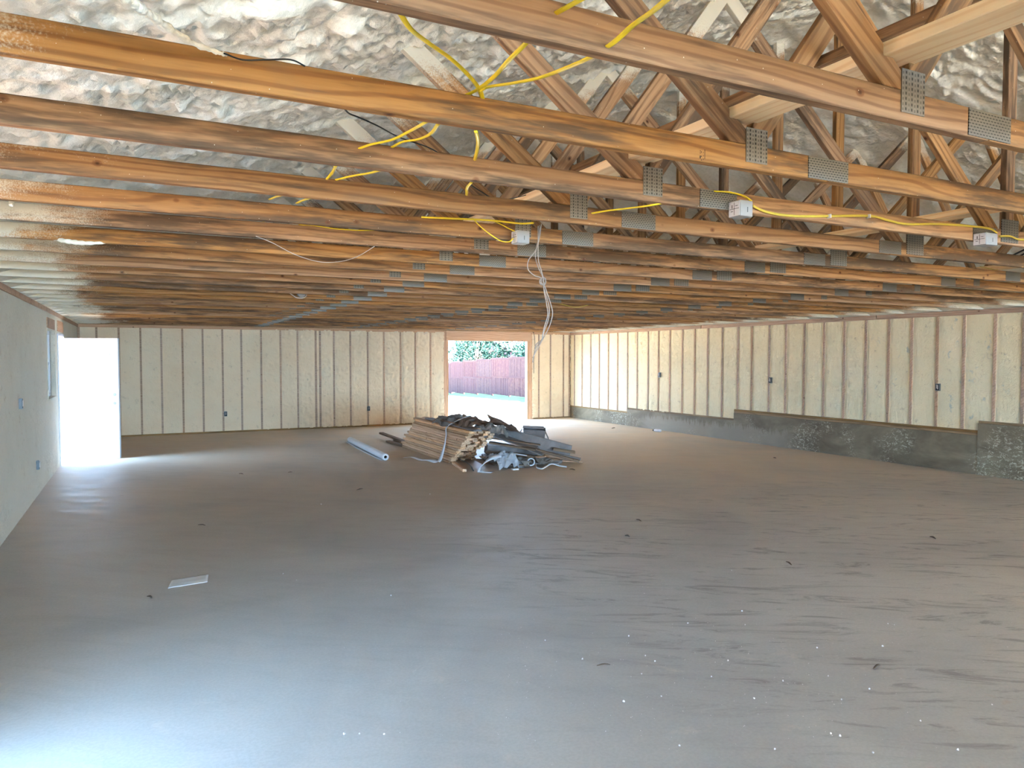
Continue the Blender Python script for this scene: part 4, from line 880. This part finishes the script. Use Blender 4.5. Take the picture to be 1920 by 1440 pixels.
stick(1193, 974, 1202, 977, 'dark chip on the slab right of centre, farther of two', 0.008); stick(1147, 803, 1153, 802, 'dark chip by the base of the right wall far end', 0.010)
stick(1068, 879, 1078, 881, 'dark chip right of the heap', 0.010); stick(1474, 1053, 1484, 1059, 'dark chips mid right on the slab', 0.007); stick(1744, 1006, 1754, 1010, 'dark chip far right on the slab', 0.010)
stick(1450, 858, 1455, 859, 'dark chip on the slab near the long concrete base', 0.010)
rc = random.Random(21)
def crumb_bm(bm, p, s):
    r_ = bmesh.ops.create_icosphere(bm, subdivisions=1, radius=s, matrix=Matrix.Translation(p + Vector((0, 0, s * 0.55))))
    for v in r_['verts']: v.co += Vector((rc.uniform(-1, 1), rc.uniform(-1, 1), rc.uniform(-1, 1))) * s * 0.35
big = [(1179, 1193), (1391, 1146), (1334, 1269), (1228, 1240), (1240, 1306), (1414, 1310), (1453, 1405), (1677, 1172), (1665, 1170), (1655, 1212), (1397, 1172), (1372, 1070), (1208, 1113), (1169, 1316), (1274, 1399), (1558, 1376), (1575, 1380), (1637, 1412), (1796, 1407), (1630, 1292), (1578, 1312),
       (806, 927), (602, 946), (531, 1076), (556, 1088), (645, 1377), (674, 1376), (720, 1377), (1290, 1169), (1210, 1230), (1022, 1201), (1092, 1236), (1365, 1239), (1553, 1268), (1860, 1322), (1726, 1352), (733, 1117), (1532, 1215), (1203, 1264), (1468, 1277)]
big.sort(); words = ordi[1:] ; words = ['first'] + words + ['twenty-seventh', 'twenty-eighth', 'twenty-ninth', 'thirtieth', 'thirty-first', 'thirty-second', 'thirty-third', 'thirty-fourth', 'thirty-fifth', 'thirty-sixth', 'thirty-seventh', 'thirty-eighth', 'thirty-ninth', 'fortieth']
for i, (a, b) in enumerate(big):
    p = at(a, b, 2, 0); s_c = (0.0036 + 0.0022 * rc.random()) * (1.0 if b > 1000 else 1.7); bm = bmesh.new(); crumb_bm(bm, Vector((0, 0, 0)), s_c)
    tag(link('foam_crumb', bm_mesh(bm), M['boxface'], None, p), 'larger white foam crumb on the slab, %s from the left' % words[i], 'foam crumb', 'larger foam crumbs on the slab')
bm = bmesh.new()
for _ in range(420):
    a, b = rc.gauss(1350, 330), rc.gauss(1220, 110)
    if not (450 < a < 1915 and 900 < b < 1438): continue
    crumb_bm(bm, at(a, b, 2, 0), rc.uniform(0.0007, 0.0019))
tag(link('foam_dust', bm_mesh(bm), M['boxface']), 'fine white foam dust scattered over the foreground slab', 'foam dust', kind='stuff')

# ------------------------------------------------------------------ fence, trees and house beyond the far doorway
fr = empty('wooden_fence', (16.1, 35, -0.3)); tag(fr, 'red brown two tier board fence across the yard beyond the far doorway', 'fence')
A_, B_ = Vector((17.4, 48, 0)), Vector((14.9, 23, 0)); du = (B_ - A_).normalized(); nn = Vector((-du.y, du.x, 0)); total = (B_ - A_).length; nsec = int(total / 2.42)
if nn.x > 0: nn = -nn
fo = fr.location
for k in range(nsec):
    a = A_ + du * (k * 2.42); c_ = a + du * 1.21; z0 = gz(c_.x, c_.y); zt = z0 + 1.83
    for nm, za, zb, dd in (('lower_panel', z0 + 0.06, z0 + 0.92, 0.0), ('upper_panel', z0 + 0.96, zt, 0.0)):
        bm = bmesh.new()
        for j in range(16):
            s0 = k * 0 + j * 0.151; lo_ = a + du * s0; hi_ = a + du * (s0 + 0.147); off_ = rs.uniform(-0.006, 0.006)
            if nm == 'lower_panel' and (k, j) in ((5, 4), (7, 9), (8, 3), (6, 12)): hi_ = a + du * (s0 + 0.11)
            for v1, v2 in ((lo_, hi_),):
                P_ = [v1 + nn * off_, v2 + nn * off_, v2 + nn * (off_ - 0.018), v1 + nn * (off_ - 0.018)]
                vv = [bm.verts.new((p_.x - fo.x, p_.y - fo.y, z_ - fo.z)) for z_ in (za, zb) for p_ in P_]
                for f_ in ((0, 1, 2, 3), (4, 7, 6, 5), (0, 4, 5, 1), (1, 5, 6, 2), (2, 6, 7, 3), (3, 7, 4, 0)): bm.faces.new([vv[i] for i in f_])
        link(nm, bm_mesh(bm), M['fence'], fr)
    for zr in (z0 + 0.94, zt + 0.02):
        p_ = a + nn * -0.012 - fo; q_ = a + du * 2.42 + nn * -0.012 - fo
        board('rail', (p_.x, p_.y, zr - fo.z), (q_.x, q_.y, zr - fo.z), 0.09, 0.04, M['fence'], fr)
    box('post', (a.x - 0.0 - fo.x, a.y - 0.045 - fo.y, z0 - 0.3 - fo.z), (a.x + 0.09 - fo.x, a.y + 0.045 - fo.y, zt + 0.03 - fo.z), M['fence'], fr)
def tree(x, y, h, r, seed, label, leaf=0.22, cnt=2600):
    rt_ = random.Random(seed); g = gz(x, y) - 0.2; t_ = empty('leafy_tree', (x, y, g)); tag(t_, label, 'tree', 'trees behind the fence')
    bm = bmesh.new(); add_tube(bm, [(0, 0, 0), (0.1, 0.05, h * 0.3), (0.0, 0.1, h * 0.6), (0.1, 0, h * 0.85)], 0.16, per=5, seg=8, rf=lambda a, i: 1.1 - 0.8 * a)
    blobs = []
    for _ in range(11):
        a = rt_.uniform(0, 2 * PI); q_ = r * rt_.uniform(0.2, 0.8); z_ = h * rt_.uniform(0.15, 0.95); c_ = Vector((math.cos(a) * q_, math.sin(a) * q_, z_)); blobs.append((c_, r * rt_.uniform(0.25, 0.5)))
        add_tube(bm, [(0, 0, z_ * 0.6), tuple(c_ * 0.6 + Vector((0, 0, z_ * 0.3))), tuple(c_)], 0.05, per=3, seg=5, rf=lambda b, i: 1 - 0.7 * b)
    link('trunk', bm_mesh(bm, True), M['bark'], t_)
    co = []; fa = []
    for i in range(cnt):
        c_, rr_ = rt_.choice(blobs); v = Vector((rt_.gauss(0, 1), rt_.gauss(0, 1), rt_.gauss(0, 1))).normalized() * rr_ * rt_.uniform(0.5, 1.05) + c_
        e1 = Vector((rt_.gauss(0, 1), rt_.gauss(0, 1), rt_.gauss(0, 1))).normalized(); e2 = e1.cross(Vector((rt_.gauss(0, 1), rt_.gauss(0, 1), rt_.gauss(0, 1)))).normalized(); s_ = leaf * rt_.uniform(0.5, 1)
        b_ = len(co); co += [v - e1 * s_ * 0.5, v + e2 * s_ * 0.28, v + e1 * s_ * 0.5, v - e2 * s_ * 0.28]; fa.append((b_, b_ + 1, b_ + 2, b_ + 3))
    me = D.meshes.new('mesh'); me.from_pydata([tuple(c) for c in co], [], fa); link('foliage', me, M['leaf'], t_)
tree(18.5, 41.0, 4.2, 1.9, 1, 'bushy green tree behind the fence, leftmost in the doorway', 0.24, 2800)
tree(20.6, 44.0, 4.6, 2.1, 2, 'bushy green tree behind the fence, left of the doorway middle', 0.25, 2600)
tree(22.5, 52.0, 5.5, 2.4, 3, 'pale leafy tree farther back in the doorway middle', 0.3, 1500)
tree(25.8, 47.5, 5.0, 1.8, 4, 'dark green tree behind the fence right of the small house', 0.26, 2600)
tree(21.8, 39.0, 4.4, 1.7, 5, 'drooping tree behind the fence at the right of the doorway', 0.24, 2200)
tree(17.2, 50.0, 5.5, 2.2, 6, 'loose tree beyond the left end of the fence', 0.28, 1500)
hs = empty('small_house', (27.0, 57.0, -1.6), -0.45); tag(hs, 'small pinkish house gable with pale roof edge beyond the fence', 'house')
bm = bmesh.new(); P_ = [(-2.6, 0), (2.6, 0), (2.6, 3.4), (0, 4.7), (-2.6, 3.4)]
lo = [bm.verts.new((x, -3, z)) for x, z in P_]; hi = [bm.verts.new((x, 3, z)) for x, z in P_]
for i in range(5): bm.faces.new((lo[i], lo[(i + 1) % 5], hi[(i + 1) % 5], hi[i]))
bm.faces.new(lo); bm.faces.new(hi[::-1]); link('brick_wall', bm_mesh(bm), M['brick'], hs)
for sx in (-1, 1): board('roof_slope', (sx * 3.0, 0, 3.28), (0, 0, 4.8), 0.1, 6.8, M['white_trim'], hs)
